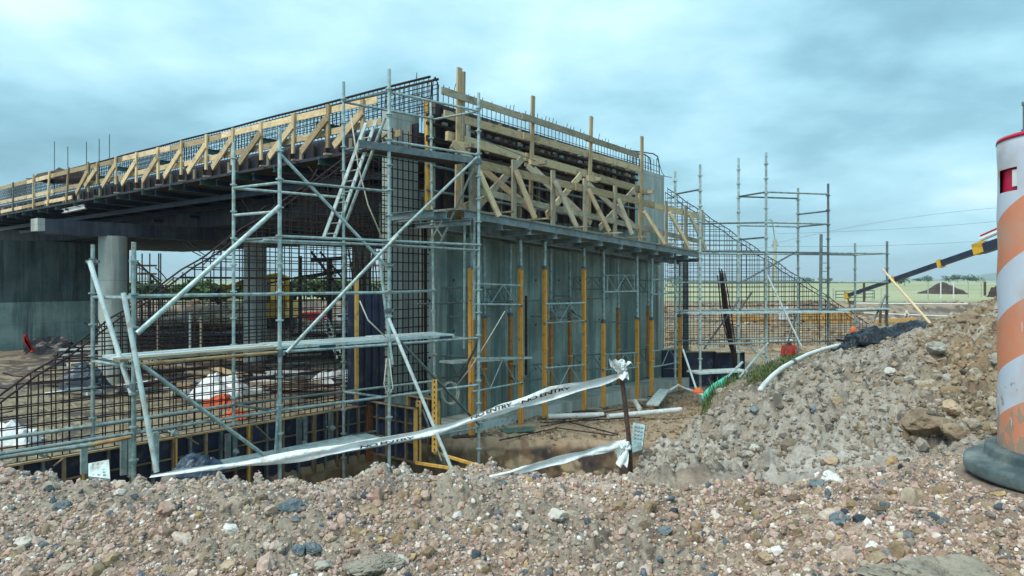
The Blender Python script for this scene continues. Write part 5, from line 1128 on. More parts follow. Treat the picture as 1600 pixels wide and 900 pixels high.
# ================================================================== TRAFFIC BARREL
DC = Vector((1.748, 2.15, -.602)); RB_ = .243
def barrel_mat():
    m = bpy.data.materials.new('barrel_sleeve'); m.use_nodes = True; nt = m.node_tree; b = nt.nodes['Principled BSDF']; N = nt.nodes.new; L = nt.links.new
    tc = N('ShaderNodeTexCoord'); sep = N('ShaderNodeSeparateXYZ'); L(tc.outputs['Object'], sep.inputs[0])
    def mth(op, a, c=None, d=None):
        n = N('ShaderNodeMath'); n.operation = op
        for i, v in enumerate((a, c, d)):
            if v is None: continue
            if isinstance(v, (int, float)): n.inputs[i].default_value = v
            else: L(v, n.inputs[i])
        return n.outputs[0]
    ang = mth('ARCTAN2', sep.outputs[1], mth('MULTIPLY', sep.outputs[0], -1.0))    # 0 at the left edge (-x); negative towards the camera
    ph = mth('MULTIPLY', ang, -1.0)
    v = mth('SUBTRACT', sep.outputs[2], mth('MULTIPLY', ph, .124))
    fr = mth('FRACT', mth('DIVIDE', mth('SUBTRACT', v, .060), .305))
    st = mth('LESS_THAN', fr, .54)               # orange over this share of each turn
    top = mth('GREATER_THAN', sep.outputs[2], .945)
    st = mth('MULTIPLY', st, mth('SUBTRACT', 1.0, top))
    n = N('ShaderNodeTexNoise'); n.inputs['Scale'].default_value = 9; n.inputs['Detail'].default_value = 8; L(tc.outputs['Object'], n.inputs['Vector'])
    mx = N('ShaderNodeMix'); mx.data_type = 'RGBA'; L(st, mx.inputs[0]); mx.inputs[6].default_value = (.58, .63, .74, 1); mx.inputs[7].default_value = (.70, .255, .145, 1)
    dr = N('ShaderNodeMapRange'); dr.inputs[1].default_value = .45; dr.inputs[2].default_value = .75; dr.inputs[4].default_value = .7; L(n.outputs[0], dr.inputs[0])
    m2 = N('ShaderNodeMix'); m2.data_type = 'RGBA'; L(dr.outputs[0], m2.inputs[0]); L(mx.outputs[2], m2.inputs[6]); m2.inputs[7].default_value = (.50, .38, .30, 1)
    n3 = N('ShaderNodeTexNoise'); n3.inputs['Scale'].default_value = 26; n3.inputs['Detail'].default_value = 5; L(tc.outputs['Object'], n3.inputs['Vector'])
    dv = N('ShaderNodeVectorMath'); dv.operation = 'DISTANCE'; L(tc.outputs['Object'], dv.inputs[0]); dv.inputs[1].default_value = (-.205, -.13, .17)
    chip = mth('MULTIPLY', mth('GREATER_THAN', mth('ADD', n3.outputs[0], mth('MULTIPLY', mth('SUBTRACT', .055, dv.outputs['Value']), 5.0)), .63), 1.0)
    m3 = N('ShaderNodeMix'); m3.data_type = 'RGBA'; L(chip, m3.inputs[0]); L(m2.outputs[2], m3.inputs[6]); m3.inputs[7].default_value = (.66, .66, .68, 1)
    spl = mth('MULTIPLY', mth('GREATER_THAN', mth('ADD', n3.outputs[0], mth('MULTIPLY', mth('SUBTRACT', .30, sep.outputs[2]), .9)), .66), .8)
    m4 = N('ShaderNodeMix'); m4.data_type = 'RGBA'; L(spl, m4.inputs[0]); L(m3.outputs[2], m4.inputs[6]); m4.inputs[7].default_value = (.34, .27, .20, 1)
    sc4 = N('ShaderNodeTexNoise'); sc4.inputs['Scale'].default_value = 30; sc4.inputs['Detail'].default_value = 6; mp4 = N('ShaderNodeMapping'); mp4.inputs['Scale'].default_value = (1, 1, .25); L(tc.outputs['Object'], mp4.inputs[0]); L(mp4.outputs[0], sc4.inputs['Vector'])
    m5 = N('ShaderNodeMix'); m5.data_type = 'RGBA'; L(mth('MULTIPLY', mth('GREATER_THAN', sc4.outputs[0], .70), .8), m5.inputs[0]); L(m4.outputs[2], m5.inputs[6]); m5.inputs[7].default_value = (.60, .58, .56, 1)
    L(m5.outputs[2], b.inputs['Base Color']); b.inputs['Roughness'].default_value = .42
    w = N('ShaderNodeTexNoise'); w.inputs['Scale'].default_value = 90; L(tc.outputs['Object'], w.inputs['Vector'])
    bp = N('ShaderNodeBump'); bp.inputs['Strength'].default_value = .12; bp.inputs['Distance'].default_value = .004; L(w.outputs[0], bp.inputs['Height']); L(bp.outputs[0], b.inputs['Normal'])
    return m
M['barrel'] = barrel_mat()
M['barrel_red'] = mat('red_barrel_plastic', (.55, .012, .06), (.68, .02, .08), scale=5, rough=.4, dirt=(.4, .25, .22), dscale=9, dlo=.6, dhi=.8)
M['barrel_base'] = mat('dusty_rubber_base', (.03, .055, .065), (.07, .105, .11), scale=4, rough=.75, dirt=(.27, .30, .285), dscale=5, dlo=.40, dhi=.72, bump=.12, bscale=60)
bar_ = thing('traffic_barrel', 'orange and white striped traffic barrel on a black rubber base', 'traffic barrel', DC)
mb = MB(); n = 120; zs = [.070, .12, .2, .3, .4, .5, .6, .7, .80, .872, .942, .99, 1.030, 1.038]
# sleeve with a hand-hole cut out between two angles
a0, a1 = math.radians(159), math.radians(184); idx = {}
for j, z in enumerate(zs):
    for i in range(n): a = 2 * math.pi * i / n; r_ = RB_ + (.002 * math.sin(z * 30 + i * .05)) - (.0 if z < 1.035 else .003); mb.v.append((DC.x + r_ * math.cos(a), DC.y + r_ * math.sin(a), DC.z + z))
for j in range(len(zs) - 1):
    for i in range(n):
        a = 2 * math.pi * (i + .5) / n
        if a0 < a < a1 and .88 < (zs[j] + zs[j + 1]) / 2 < .93: continue
        k = (i + 1) % n; mb.f.append((j * n + i, j * n + k, (j + 1) * n + k, (j + 1) * n + i)); mb.uv.append([(0, 0)] * 4)
o = mb.build('striped_sleeve', M['barrel'], bar_, smooth=True)
MB().lathe([(RB_ - .012, .075), (RB_ - .012, 1.03)], DC, 64).build('inner_drum', M['barrel_red'], bar_, smooth=False)
MB().lathe([(RB_ + .004, 1.030), (RB_ + .002, 1.042), (RB_ - .03, 1.050), (.15, 1.062), (.13, 1.08), (.09, 1.095), (.05, 1.10)], DC, 64).build('red_lid', M['barrel_red'], bar_, smooth=True)
MB().lathe([(.325, 0.002), (.332, .005), (.335, .012), (.335, .034), (.332, .041), (.326, .045), (.320, .046), (.286, .051), (.282, .052), (.279, .056), (.278, .061), (.277, .078), (.275, .084), (.270, .087), (.266, .088), (.22, .089)], DC, 96).build('rubber_base', M['barrel_base'], bar_, smooth=True)
mb = MB().tube(DC + V(-.208, 0, 1.03), DC + V(-.208, 0, 1.135), .007, 10).tube(DC + V(-.208, 0, 1.127), DC + V(-.208, 0, 1.137), .010, 10).tube(DC + V(-.208, 0, 1.035), DC + V(-.208, 0, 1.055), .011, 10)
mb.build('lamp_pin', M['galv_dark'], bar_)
mb = MB(); a = math.radians(180.5); mb.bar(DC + V((RB_ - .008) * math.cos(a), (RB_ - .008) * math.sin(a), .885), DC + V((RB_ - .008) * math.cos(a), (RB_ - .008) * math.sin(a), .935), .035, .004, up=V(math.cos(a), math.sin(a), 0)); mb.build('paper_tag', M['white_paint'], bar_)

# ================================================================== STAKE AND WARNING TAPE
SY = 2.92; sb0 = P(987, 736, SY); sb0.z = min(sb0.z, gz(sb0.x, sb0.y))
stake = tag(MB().path([sb0 - Z * .08, P(984, 700, SY), P(979, 650, SY + .02), P(974, 610, SY + .02), P(970, 583, SY + .02)], .0098, 8).build('rebar_stake', M['rebar_light']), 'bent rusty rebar stake holding the two white warning tapes', 'stake')
def ribbon(pts, name, lab, seed=0, n=90, text=None, fold=.35):
    """pts: (px, py, depth, half width in px, twist): a thin folded strip following them"""
    pts = np.array(pts, float); u = np.linspace(0, len(pts) - 1, n)
    def ip(c): return np.interp(u, np.arange(len(pts)), pts[:, c])
    k = 9; mb = MB(); fr = []
    for i in range(n):
        px, py, Y, hw, tw = (ip(c)[i] for c in range(5)); c = P(px, py, Y); w = .68 * hw / F * Y * (1 + .22 * math.sin(i * .37 + seed) * math.sin(i * .11))
        for j in range(k):
            v = j / (k - 1) * 2 - 1
            dz = v * w; dy = .022 * math.sin(v * 3 + i * .13 + seed) * fold + w * .8 * tw * v + .008 * mnoise.noise(Vector((i * .21, v * 2.4, seed)))
            p = c + Z * dz + Vector((0, dy, 0)) + Z * .003 * mnoise.noise(Vector((i * .35, v * 1.5, seed + 9))); mb.v.append(tuple(p))
        fr.append((c, w))
    for i in range(n - 1):
        for j in range(k - 1): a = i * k + j; mb.f.append((a, a + k, a + k + 1, a + 1)); mb.uv.append([(0, 0), (1, 0), (1, 1), (0, 1)])
    o = mb.build(name, M['tape'], smooth=True); tag(o, lab, 'warning tape'); V_ = [Vector(v) for v in mb.v]
    def surf(x_px, v):      # point on the strip at image column x_px, v in -1..1
        cols = [(V_[i * k] + V_[i * k + k - 1]) / 2 for i in range(n)]; xs = [800 + c.x / c.y * F for c in cols]
        i = min(range(n - 1), key=lambda q: abs((xs[q] + xs[q + 1]) / 2 - x_px)); f = (x_px - xs[i]) / (xs[i + 1] - xs[i] or 1); jj = min(k - 2, max(0, int((v + 1) / 2 * (k - 1)))); g = (v + 1) / 2 * (k - 1) - jj
        A = V_[i * k + jj].lerp(V_[(i + 1) * k + jj], f); B = V_[i * k + jj + 1].lerp(V_[(i + 1) * k + jj + 1], f); return A.lerp(B, g) - Vector((0, .006, 0))
    return o, surf
tp = [(966, 588, SY + .02, 6, 0), (940, 596, SY - .02, 10, .1), (900, 605, SY - .08, 13, .2), (860, 615, SY - .13, 14, .3), (820, 628, SY - .18, 12, .4), (780, 641, SY - .23, 11, .2), (740, 654, SY - .28, 9, .1), (700, 668, SY - .33, 7, 0), (650, 679, SY - .37, 8, .2), (600, 688, SY - .41, 9, .5), (560, 695, SY - .45, 10, .5), (510, 705, SY - .5, 11, .3), (450, 716, SY - .54, 11, .4), (380, 725, SY - .58, 8, .2), (310, 734, SY - .62, 6, .2), (235, 744, SY - .66, 3, 0)]
upper, surfU = ribbon(tp, 'warning_tape', 'long white warning tape with black lettering from the stake top to the berm', 1.0)
tl = [(978, 692, SY, 8, 0), (950, 700, SY - .04, 8, .1), (910, 709, SY - .1, 9, .2), (870, 719, SY - .16, 9, .2), (830, 730, SY - .22, 8, .3), (795, 739, SY - .28, 5, .1), (765, 745, SY - .33, 2, 0)]
ribbon(tl, 'warning_tape', 'short white warning tape sagging from low on the stake', 5.0, 50)
def lettering(word, xa, xb, v0, v1, surf, parent):
    cu = bpy.data.curves.new('lettering', 'FONT'); cu.body = word; cu.size = 1; cu.offset = .022; cu.space_character = .85; cu.resolution_u = 3; tmp = bpy.data.objects.new('lettering', cu); col.objects.link(tmp)
    dg = bpy.context.evaluated_depsgraph_get(); me = tmp.evaluated_get(dg).to_mesh(); vs = [v.co.copy() for v in me.vertices]; fs = [tuple(p.vertices) for p in me.polygons]; tmp.evaluated_get(dg).to_mesh_clear(); bpy.data.objects.remove(tmp)
    x0 = min(v.x for v in vs); x1 = max(v.x for v in vs); y1 = max(v.y for v in vs); mb = MB()
    for v in vs: mb.v.append(tuple(surf(xa + (xb - xa) * (v.x - x0) / (x1 - x0), v0 + (v1 - v0) * v.y / y1)))
    mb.f = fs; mb.uv = [[(0, 0)] * len(f) for f in fs]; mb.build('lettering', M['ink'], parent)
lettering('NO ENTRY', 736, 800, .28, .85, surfU, upper); lettering('NO ENTRY', 815, 892, -.02, .50, surfU, upper); lettering('NO ENTRY', 563, 648, -.82, -.25, surfU, upper)
def knot(px, py, Y, w, h, seed, lab):
    v0, f0 = ico(3); mb = MB(); c = P(px, py, Y)
    for v in v0:
        q = Vector(v); k = 1 + .55 * mnoise.noise(q * 1.9 + Vector((seed, 0, 0))) + .3 * mnoise.noise(q * 4.7 + Vector((0, seed, 0))); q = q * k; mb.v.append((c.x + q.x * w / F * Y, c.y + q.y * w * .7 / F * Y, c.z + q.z * h / F * Y))
    mb.f = [tuple(int(i) for i in t) for t in f0]; mb.uv = [[(0, 0)] * 3] * len(f0); tag(mb.build('tape_knot', M['tape']), lab, 'tape knot')
knot(969, 572, SY, 9, 9, 3, 'crumpled white knot of tape on top of the stake'); knot(977, 697, SY - .02, 8, 8, 9, 'white knot of tape low on the stake')
def flap(pts, lab, seed):
    ribbon(pts, 'tape_end', lab, seed, 24)
def vstrip(p, q, w, seed, lab):
    mb = MB(); n = 16; k = 6
    for i in range(n):
        c = p.lerp(q, i / (n - 1)); ww = w * (.55 + .6 * math.sin(i / (n - 1) * 2.2))
        for j in range(k): v = j / (k - 1) * 2 - 1; mb.v.append((c.x + v * ww, c.y + .012 * math.sin(v * 4 + seed + i * .2), c.z + .006 * math.sin(v * 5 + i * .4)))
    for i in range(n - 1):
        for j in range(k - 1): a = i * k + j; mb.f.append((a, a + 1, a + k + 1, a + k)); mb.uv.append([(0, 0)] * 4)
    tag(mb.build('tape_end', M['tape'], smooth=True), lab, 'tape end')
vstrip(P(966, 580, SY - .01), P(958, 562, SY - .03), .018, 1, 'loose tape end sticking up left of the stake top'); vstrip(P(972, 578, SY), P(974, 592, SY - .02), .022, 2, 'short tape end hanging under the top knot')
vstrip(P(978, 700, SY - .02), P(971, 728, SY - .06), .020, 3, 'tape end hanging from the low knot'); vstrip(P(974, 573, SY), P(980, 566, SY + .02), .020, 4, 'loose tape end folded right of the stake top')

# ================================================================== THINGS ON THE EXCAVATION FLOOR AND THE MOUND
def onfloor(px, py, dz=0): p = rayhit(px, py, 8, 30); return p + Z * dz
def fl(px, py): Y = 3.72 * F / (py - HZ); return P(px, py, Y)
for (x0, y0, x1, y1, lab) in ((856, 655, 943, 652, 'white plastic pipe lying left of the stake'), (950, 655, 1064, 644, 'longer white plastic pipe lying right of the stake')):
    a = fl(x0, y0) + Z * .07; b = fl(x1, y1) + Z * .07; tag(MB().tube(a, b, .072, 14).tube(a - (b - a).normalized() * .002, a + (b - a).normalized() * .02, .058, 12).build('plastic_pipe', M['white_pipe']), lab, 'pipe')
tag(MB().tube(fl(992, 630) + Z * .06, fl(999, 642) + Z * .06, .07, 12).tube(fl(998.7, 641.6) + Z * .06, fl(999.2, 642.3) + Z * .06, .05, 12).build('plastic_pipe', M['white_pipe']), 'short stub of white pipe pointing at the camera', 'pipe')
def plate(pts, m_, lab, name='steel_plate', cat='steel plate', th=.04, holes=True):
    a, b, c, d = pts; r = thing(name, lab, cat, a); n_ = (b - a).cross(d - a).normalized(); mb = MB(); P8 = [a, b, c, d, a - n_ * th, b - n_ * th, c - n_ * th, d - n_ * th]
    mb.v = [tuple(p) for p in P8]
    for f in ((0, 1, 2, 3), (7, 6, 5, 4), (4, 5, 1, 0), (5, 6, 2, 1), (6, 7, 3, 2), (7, 4, 0, 3)): mb.f.append(f); mb.uv.append([(0, 0), (1, 0), (1, 1), (0, 1)])
    mb.build('plate', M[m_], r)
    if holes:
        h = MB(); L_ = (b - a).length; W_ = (d - a).length; nn = n_ * (1 if n_.y < 0 else -1)
        for i in range(1, 4):
            for j in range(1, 6): q = a.lerp(b, i / 4).lerp(d.lerp(c, i / 4), j / 6); h.tube(q + nn * .001 - nn * .01, q + nn * .006, .018, 8)
        h.build('hole', M['joist'], r)
    return r
plate([fl(1010, 637) + Z * .12, fl(1029, 638) + Z * .12, fl(1046, 615) + Z * .14, fl(1030, 614) + Z * .14], 'galv_pale', 'pale perforated steel board lying at the foot of the right props', th=.05)
plate([P(986, 695, 9.6), P(1004, 699, 9.5), P(1008, 664, 9.9), P(989, 660, 9.95)], 'galv', 'perforated pale board leaning upright behind the stake foot')
plate([P(964, 716, 9.4), P(1004, 702, 9.2), P(1000, 692, 9.5), P(962, 690, 9.7)], 'galv', 'grey-green sheet leaning under the perforated board', holes=False)
plate([P(138, 744, 8.3), P(172, 748, 8.3), P(170, 718, 8.5), P(138, 724, 8.5)], 'galv_pale', 'pale bracket plate with holes poking above the berm crest', holes=True)
tag(MB().path([fl(1046, 615) + Z * .1, fl(1060, 611) + Z * .2, fl(1075, 613) + Z * .1, fl(1100, 623) + Z * .1], .045, 8).build('cloth_strip', M['white_sheet']), 'twisted pale sheet trailing from the perforated board', 'sheet')
for i, (a, b) in enumerate((((845, 668), (975, 648)), ((850, 662), (1000, 655)), ((880, 659), (965, 682)), ((868, 670), (960, 684)), ((905, 652), (980, 641)), ((780, 690), (870, 672)))):
    tag(MB().tube(fl(*a) + Z * .03, fl(*b) + Z * .05, .016, 6).build('loose_rebar', M['rebar']), 'loose rebar rod lying on the brown floor before the props, %s' % ORD[i], 'rebar rod', 'loose rods on the excavation floor')
for i, (px, py, w, h) in enumerate(((737, 682, 60, 9), (814, 668, 46, 6), (914, 645, 34, 5), (996, 627, 30, 4), (800, 660, 30, 4), (928, 641, 20, 4), (760, 656, 50, 4))):
    c = fl(px, py); tag(MB().bar(c - Vector((w / 2 / F * c.y, .1, -.02)), c + Vector((w / 2 / F * c.y, .15, .02)), .28, .045).build('timber_pad', M['wood_grey' if i % 2 else 'wood_dark']), 'timber pad under or beside a prop foot, %s' % ORD[i], 'timber pad', 'timber pads around the prop feet')
p = fl(715, 677); tag(MB().bar(W.off(1.0).at(-.2, -3.62), W.off(1.0).at(1.9, -3.62), .06, .22, up=Z).build('steel_channel', M['galv_pale']), 'long pale channel lying by the first front prop', 'steel channel')
p = fl(820, 673); tag(MB().bar(fl(785, 675) + Z * .02, fl(832, 671) + Z * .02, .5, .02).build('green_sheet', M['green_net']), 'dark green sheet lying beside the second prop', 'sheet'); bpy.data.objects['green_sheet'].data.materials[0] = mat('dull_green_sheet', (.06, .13, .12), (.10, .18, .16), scale=6, rough=.5)
# white hose over the mound
pts = []
for px, py, Y in ((1188, 609, 7.8), (1194, 601, 8.2), (1206, 588, 8.7), (1222, 575, 9.2), (1240, 565, 9.7), (1262, 554, 10.2), (1285, 546, 10.7), (1312, 539, 11.2)):
    q = P(px, py, Y); g = gz(q.x, q.y); pts.append(Vector((q.x, q.y, max(q.z, g + .03))))
fine = [Vector([float(np.interp(t, range(len(pts)), [p[i] for p in pts])) for i in range(3)]) for t in np.linspace(0, len(pts) - 1, 30)]
hs = thing('white_hose', 'white plastic pipe curving up over the earth mound', 'pipe', fine[0]); MB().path(fine, .030, 12).build('pipe', M['white_pipe'], hs, smooth=True)
MB().tube(fine[16], fine[17].lerp(fine[16], .4), .041, 12).build('joint_sleeve', M['galv_dark'], hs)
# black sheeting
def onmound(px, py, y0=5): return rayhit(px, py, y0, 20)
for (px, py, wpx, dp, hpx, sd3, rz, lab) in ((1345, 543, 68, .55, 21, 3, .0, 'black plastic sheet bunched at the end of the white pipe'), (1362, 528, 66, .7, 22, 5, .1, 'shiny black sheet heaped behind the bunched one'), (1402, 524, 74, .7, 20, 8, -.1, 'black sheet draped over the middle of the mound top'), (1432, 516, 58, .8, 22, 12, -.2, 'black sheet at the right, beneath the timber pole')):
    Y = 9.6; c = P(px, py, Y); k = Y / F; g = gz(c.x, c.y); c.z = max(c.z, g - .03)
    c.z = P(px, py, Y).z
    crumple('black_sheet', c - Z * .04, wpx * k, dp, hpx * k * .95, M['black_plastic'], n=22, seed=sd3, rz=rz, label=lab, cat='plastic sheet', rough=.28)
# green net and its bamboo stay
tag(MB().tube(P(1100, 624, 15.5), P(1160, 566, 17.0), .03, 6).build('green_pole', M['galv']), 'thin greenish pole slanting up from the green net', 'pole')
mb = MB(); pr = [(1098, 625, 5), (1106, 617, 9), (1118, 606, 9), (1128, 597, 6), (1136, 589, 3)]
for i, (px, py, w) in enumerate(pr):
    for s_ in (-1, 0, 1): q = P(px + s_ * w * .5, py + s_ * w * .7, 14.0 + .1 * i - .08 * (s_ == 0)); mb.v.append(tuple(q))
for i in range(len(pr) - 1):
    for j in range(2): a = i * 3 + j; mb.f.append((a, a + 1, a + 4, a + 3)); mb.uv.append([(0, 0)] * 4)
tag(mb.build('green_net', M['green_net'], smooth=True), 'bright green mesh net bunched on the mound edge', 'net')
crumple('orange_clamp', P(1091, 612, 21.5), .30, .25, .14, M['orange_plastic'], n=8, seed=3, label='small orange bundle at the foot of the white pole', cat='bundle')
# grass tufts
def grass(patches, seed, lab, hmin=.10, hmax=.30, w=.012):
    rs = random.Random(seed); mb = MB()
    for (px, py, rx, ry, n, Y) in patches:
        for i in range(n):
            a = rs.gauss(0, .5) * rx; b = rs.gauss(0, .5); q = P(px + a, py, Y + b * ry); g = gz(q.x, q.y) if i % 3 == 0 else g_
            g_ = g; z = g - .02; h = rs.uniform(hmin, hmax); t = rs.uniform(0, 6.28); lx, ly = math.cos(t) * h * .5, math.sin(t) * h * .5; ww = w * rs.uniform(.6, 1.3); cx, cy = math.cos(t + 1.57) * ww, math.sin(t + 1.57) * ww
            b0 = len(mb.v); mb.v += [(q.x - cx, q.y - cy, z), (q.x + cx, q.y + cy, z), (q.x + lx * .4 + cx * .7, q.y + ly * .4 + cy * .7, z + h * .6), (q.x + lx * .4 - cx * .7, q.y + ly * .4 - cy * .7, z + h * .6), (q.x + lx, q.y + ly, z + h)]
            mb.f += [(b0, b0 + 1, b0 + 2, b0 + 3), (b0 + 3, b0 + 2, b0 + 4)]; mb.uv += [[(0, 0)] * 4, [(0, 0)] * 3]
    return tag(mb.build('grass', M['grass']), lab, 'grass', kind='stuff')
grass([(1205, 556, 28, .5, 1700, 11.6), (1245, 548, 28, .4, 1700, 12), (1180, 566, 16, .5, 700, 11.8), (1268, 543, 18, .3, 350, 12), (1225, 560, 40, .6, 400, 11), (1300, 536, 14, .3, 200, 11.8)], 4, 'green grass growing on the far shoulder of the mound', .03, .07, .007)
grass([(1118, 606, 16, .5, 900, 13.2), (1138, 598, 12, .5, 450, 13.2), (1104, 614, 10, .5, 400, 13.0), (1150, 586, 12, .4, 200, 13)], 6, 'tall green tuft beside the green net', .06, .17, .007)

# bags, sheets and debris behind the rebar on the left
crumple('blue_sheet', P(309, 738, 9.9), .62, .5, .26, M['blue_plastic'], n=16, seed=6, label='crumpled blue plastic bag just behind the berm crest', cat='plastic bag')
crumple('white_sheet', fl(345, 618) - Z * .1, 1.9, 1.4, .75, M['white_sheet'], n=16, seed=2, label='white plastic sheet heaped on the orange netting', cat='plastic sheet')
crumple('orange_netting', fl(346, 636) - Z * .1, 1.0, .9, .5, M['net_orange'], n=14, seed=9, label='crumpled orange netting behind the left rebar', cat='netting')
crumple('orange_netting', fl(368, 652), .7, .6, .2, M['net_orange'], n=12, seed=19, label='smaller flap of orange netting nearest the navy form', cat='netting')
crumple('white_sheet', fl(18, 690), 1.1, .8, .45, M['white_sheet'], n=12, seed=7, label='white sheet behind the rebar at the far left edge', cat='plastic sheet')
crumple('blue_tarpaulin', fl(132, 605), 1.5, 1.0, .8, M['blue_plastic'], n=14, seed=17, label='dark blue tarpaulin heap by the round column foot', cat='tarpaulin')
crumple('white_sheet', fl(530, 600), 2.2, 1.0, .5, M['white_sheet'], n=14, seed=27, label='pale sheet on the ground left of the navy box form', cat='plastic sheet')
crumple('black_heap', fl(80, 553), 2.6, 1.2, .9, M['black_plastic'], n=14, seed=37, label='dark heap of hoses against the far abutment', cat='heap')
c = P(43, 538, 33); mb = MB(); 
for i in range(6): a = P(40 + i * 1.0, 523 + i * 3.0, 33); mb.bar(a, a + Vector((.04 * i, 0, -.35)), .13, .10)
tag(mb.build('red_cloth', M['red_cloth']), 'red cloth hanging on the far abutment wall', 'cloth')
rd = random.Random(5)
for i in range(110):
    px = rd.uniform(60, 560); py = rd.uniform(540, 622); a = fl(px, py); L_ = rd.uniform(.5, 3.2); t = rd.uniform(-.35, .35) if rd.random() < .7 else rd.uniform(0, 3.1)
    b = a + Vector((math.cos(t) * L_, math.sin(t) * L_, 0)); z = rd.uniform(.05, .35); m_ = rd.choice(['wood', 'wood_grey', 'wood_dark', 'wood_dark', 'black_form', 'black_form', 'galv_pale', 'joist', 'brown_steel', 'white_sheet'])
    tag(MB().bar(a + Z * z, b + Z * (z + rd.uniform(-.04, .1)), rd.uniform(.1, .4), rd.uniform(.04, .12)).build('loose_plank', M[m_]), 'loose plank or length of steel lying on the ground under the deck', 'plank', 'planks and steel strewn under the deck')
# shuttering stacks, far formwork and struts under and beyond the deck
for i, (px, py, w, h, m_) in enumerate(((300, 548, 5.5, 1.0, 'black_form'), (345, 532, 4.5, 1.1, 'rust_post'), (470, 560, 4.2, .8, 'black_form'), (500, 540, 3.0, .9, 'concrete_foot'), (250, 540, 2.4, 1.4, 'brown_steel'), (410, 560, 2.5, .7, 'black_form'))):
    c = fl(px, py); r = thing('formwork_stack', 'stack of formwork and timber beneath the deck, %s from the left' % ORD[(1, 2, 4, 5, 0, 3)[i]], 'stack', c, 'stacks beneath the deck')
    n = 5
    for k in range(n): MB().bar(c + Vector((-w / 2 + rd.uniform(-.2, .2), 0, h * (k + .5) / n)), c + Vector((w / 2 + rd.uniform(-.2, .2), rd.uniform(-.3, .3), h * (k + .5) / n)), 1.2, h / n * .8).build('layer', M[m_ if k % 2 == 0 else 'wood_dark'], r)
for i, (px, y0, y1, Y) in enumerate(((247, 494, 554, 27), (297, 489, 551, 27), (314, 495, 549, 27), (610, 320, 380, 19), (626, 310, 380, 19), (640, 330, 380, 19), (594, 318, 372, 19))):
    tag(MB().tube(P(px, y1, Y), P(px, y0, Y), .045 if Y > 20 else .02, 8).build('upright_tube', M['galv'] if i % 2 else M['wood_grey']), 'slim pale upright standing behind the rebar, %s from the left' % ORD[i], 'post', 'slim uprights behind the rebar')
# far side: a second rebar wing, struts and sloping beams seen under the deck
far = Plane(-26, 52, 1, .15)
def fwing(x0, y0, x1, y1, yb, n, lab, pl):
    r = thing('rebar_mat', lab, 'rebar mat', pl.hit((x0 + x1) / 2, yb))
    for i in range(n):
        k = i / (n - 1); MB().tube(pl.hit(x0 + (x1 - x0) * k, yb), pl.hit(x0 + (x1 - x0) * k, y0 + (y1 - y0) * k), .035, 4).build('vertical_bar', M['rebar'], r)
    m_ = 9
    for j in range(m_):
        yy = yb + (min(y0, y1) - yb) * j / m_; k = (yy - y0) / (y1 - y0) if y1 != y0 else 0
        a = (x0, x0 + (x1 - x0) * min(1, max(0, k))) if y1 > y0 else (x0 + (x1 - x0) * min(1, max(0, k)), x1)
        if abs(a[1] - a[0]) > 3: MB().tube(pl.hit(a[0], yy), pl.hit(a[1], yy), .03, 4).build('horizontal_bar', M['rebar'], r)
    MB().tube(pl.hit(x0, y0), pl.hit(x1, y1), .07, 5).build('sloping_bar', M['rebar'], r)
fwing(205, 400, 262, 455, 520, 14, 'far sloping rebar seen beyond the round column', far)
tr = thing('far_trestle', 'dark trestle of beams and struts beyond the deck, left of the box form', 'trestle', P(520, 520, 40))
for a, b, r in (((486, 407, 40), (540, 403, 40), .16), ((478, 433, 40), (540, 422, 40), .16), ((515, 404, 40), (515, 520, 40), .22), ((486, 393, 40), (530, 450, 40), .10), ((500, 393, 40), (540, 440, 40), .08), ((360, 455, 38), (480, 430, 40), .07), ((455, 440, 40), (455, 520, 40), .14), ((470, 400, 40), (470, 520, 40), .1)):
    MB().bar(P(*a), P(*b), r, r * 1.3).build('beam', M['black_form'], tr)
sc2 = thing('far_scaffold', 'slender far scaffold with orange ledgers beyond the deck', 'scaffold', P(560, 500, 45))
for x in (540, 560, 583, 605): MB().tube(P(x, 520, 45), P(x, 385 + (x % 7), 45), .05, 5).build('standard', M['galv'], sc2)
for y in (395, 416, 440, 466): MB().tube(P(538, y, 45), P(610, y - 1, 45), .05, 5).build('ledger', M['rusty_tube' if y in (416, 440) else 'galv'], sc2)
for a, b in (((540, 395), (560, 416)), ((560, 440), (583, 416)), ((583, 440), (605, 466))): MB().tube(P(*a, 45), P(*b, 45), .035, 5).build('brace', M['galv'], sc2)
st2 = thing('far_scaffold', 'small far scaffold with orange boards left of the first column gap', 'scaffold', P(225, 470, 48))
for x in (212, 222, 234, 248, 251): MB().tube(P(x, 500, 48), P(x, 396, 48), .045, 5).build('standard', M['galv_dark'], st2)
for y, m_ in ((415, 'orange_edge'), (428, 'orange_edge'), (445, 'galv')): MB().bar(P(208, y, 48), P(245, y, 48), .06, .12).build('ledger', M[m_], st2)
ls = thing('ladder', 'distant pale ladder leaning in the rebar beneath the deck', 'ladder', P(512, 540, 24))
for dx in (0, 9): MB().bar(P(502 + dx, 495, 26), P(527 + dx, 560, 24.5), .06, .05).build('stile', M['galv_pale'], ls)
for i in range(9): k = i / 9; MB().tube(P(502 + 25 * k, 497 + 65 * k, 26 - 1.5 * k), P(511 + 25 * k, 497 + 65 * k, 26 - 1.5 * k), .025, 5).build('rung', M['galv_pale'], ls)

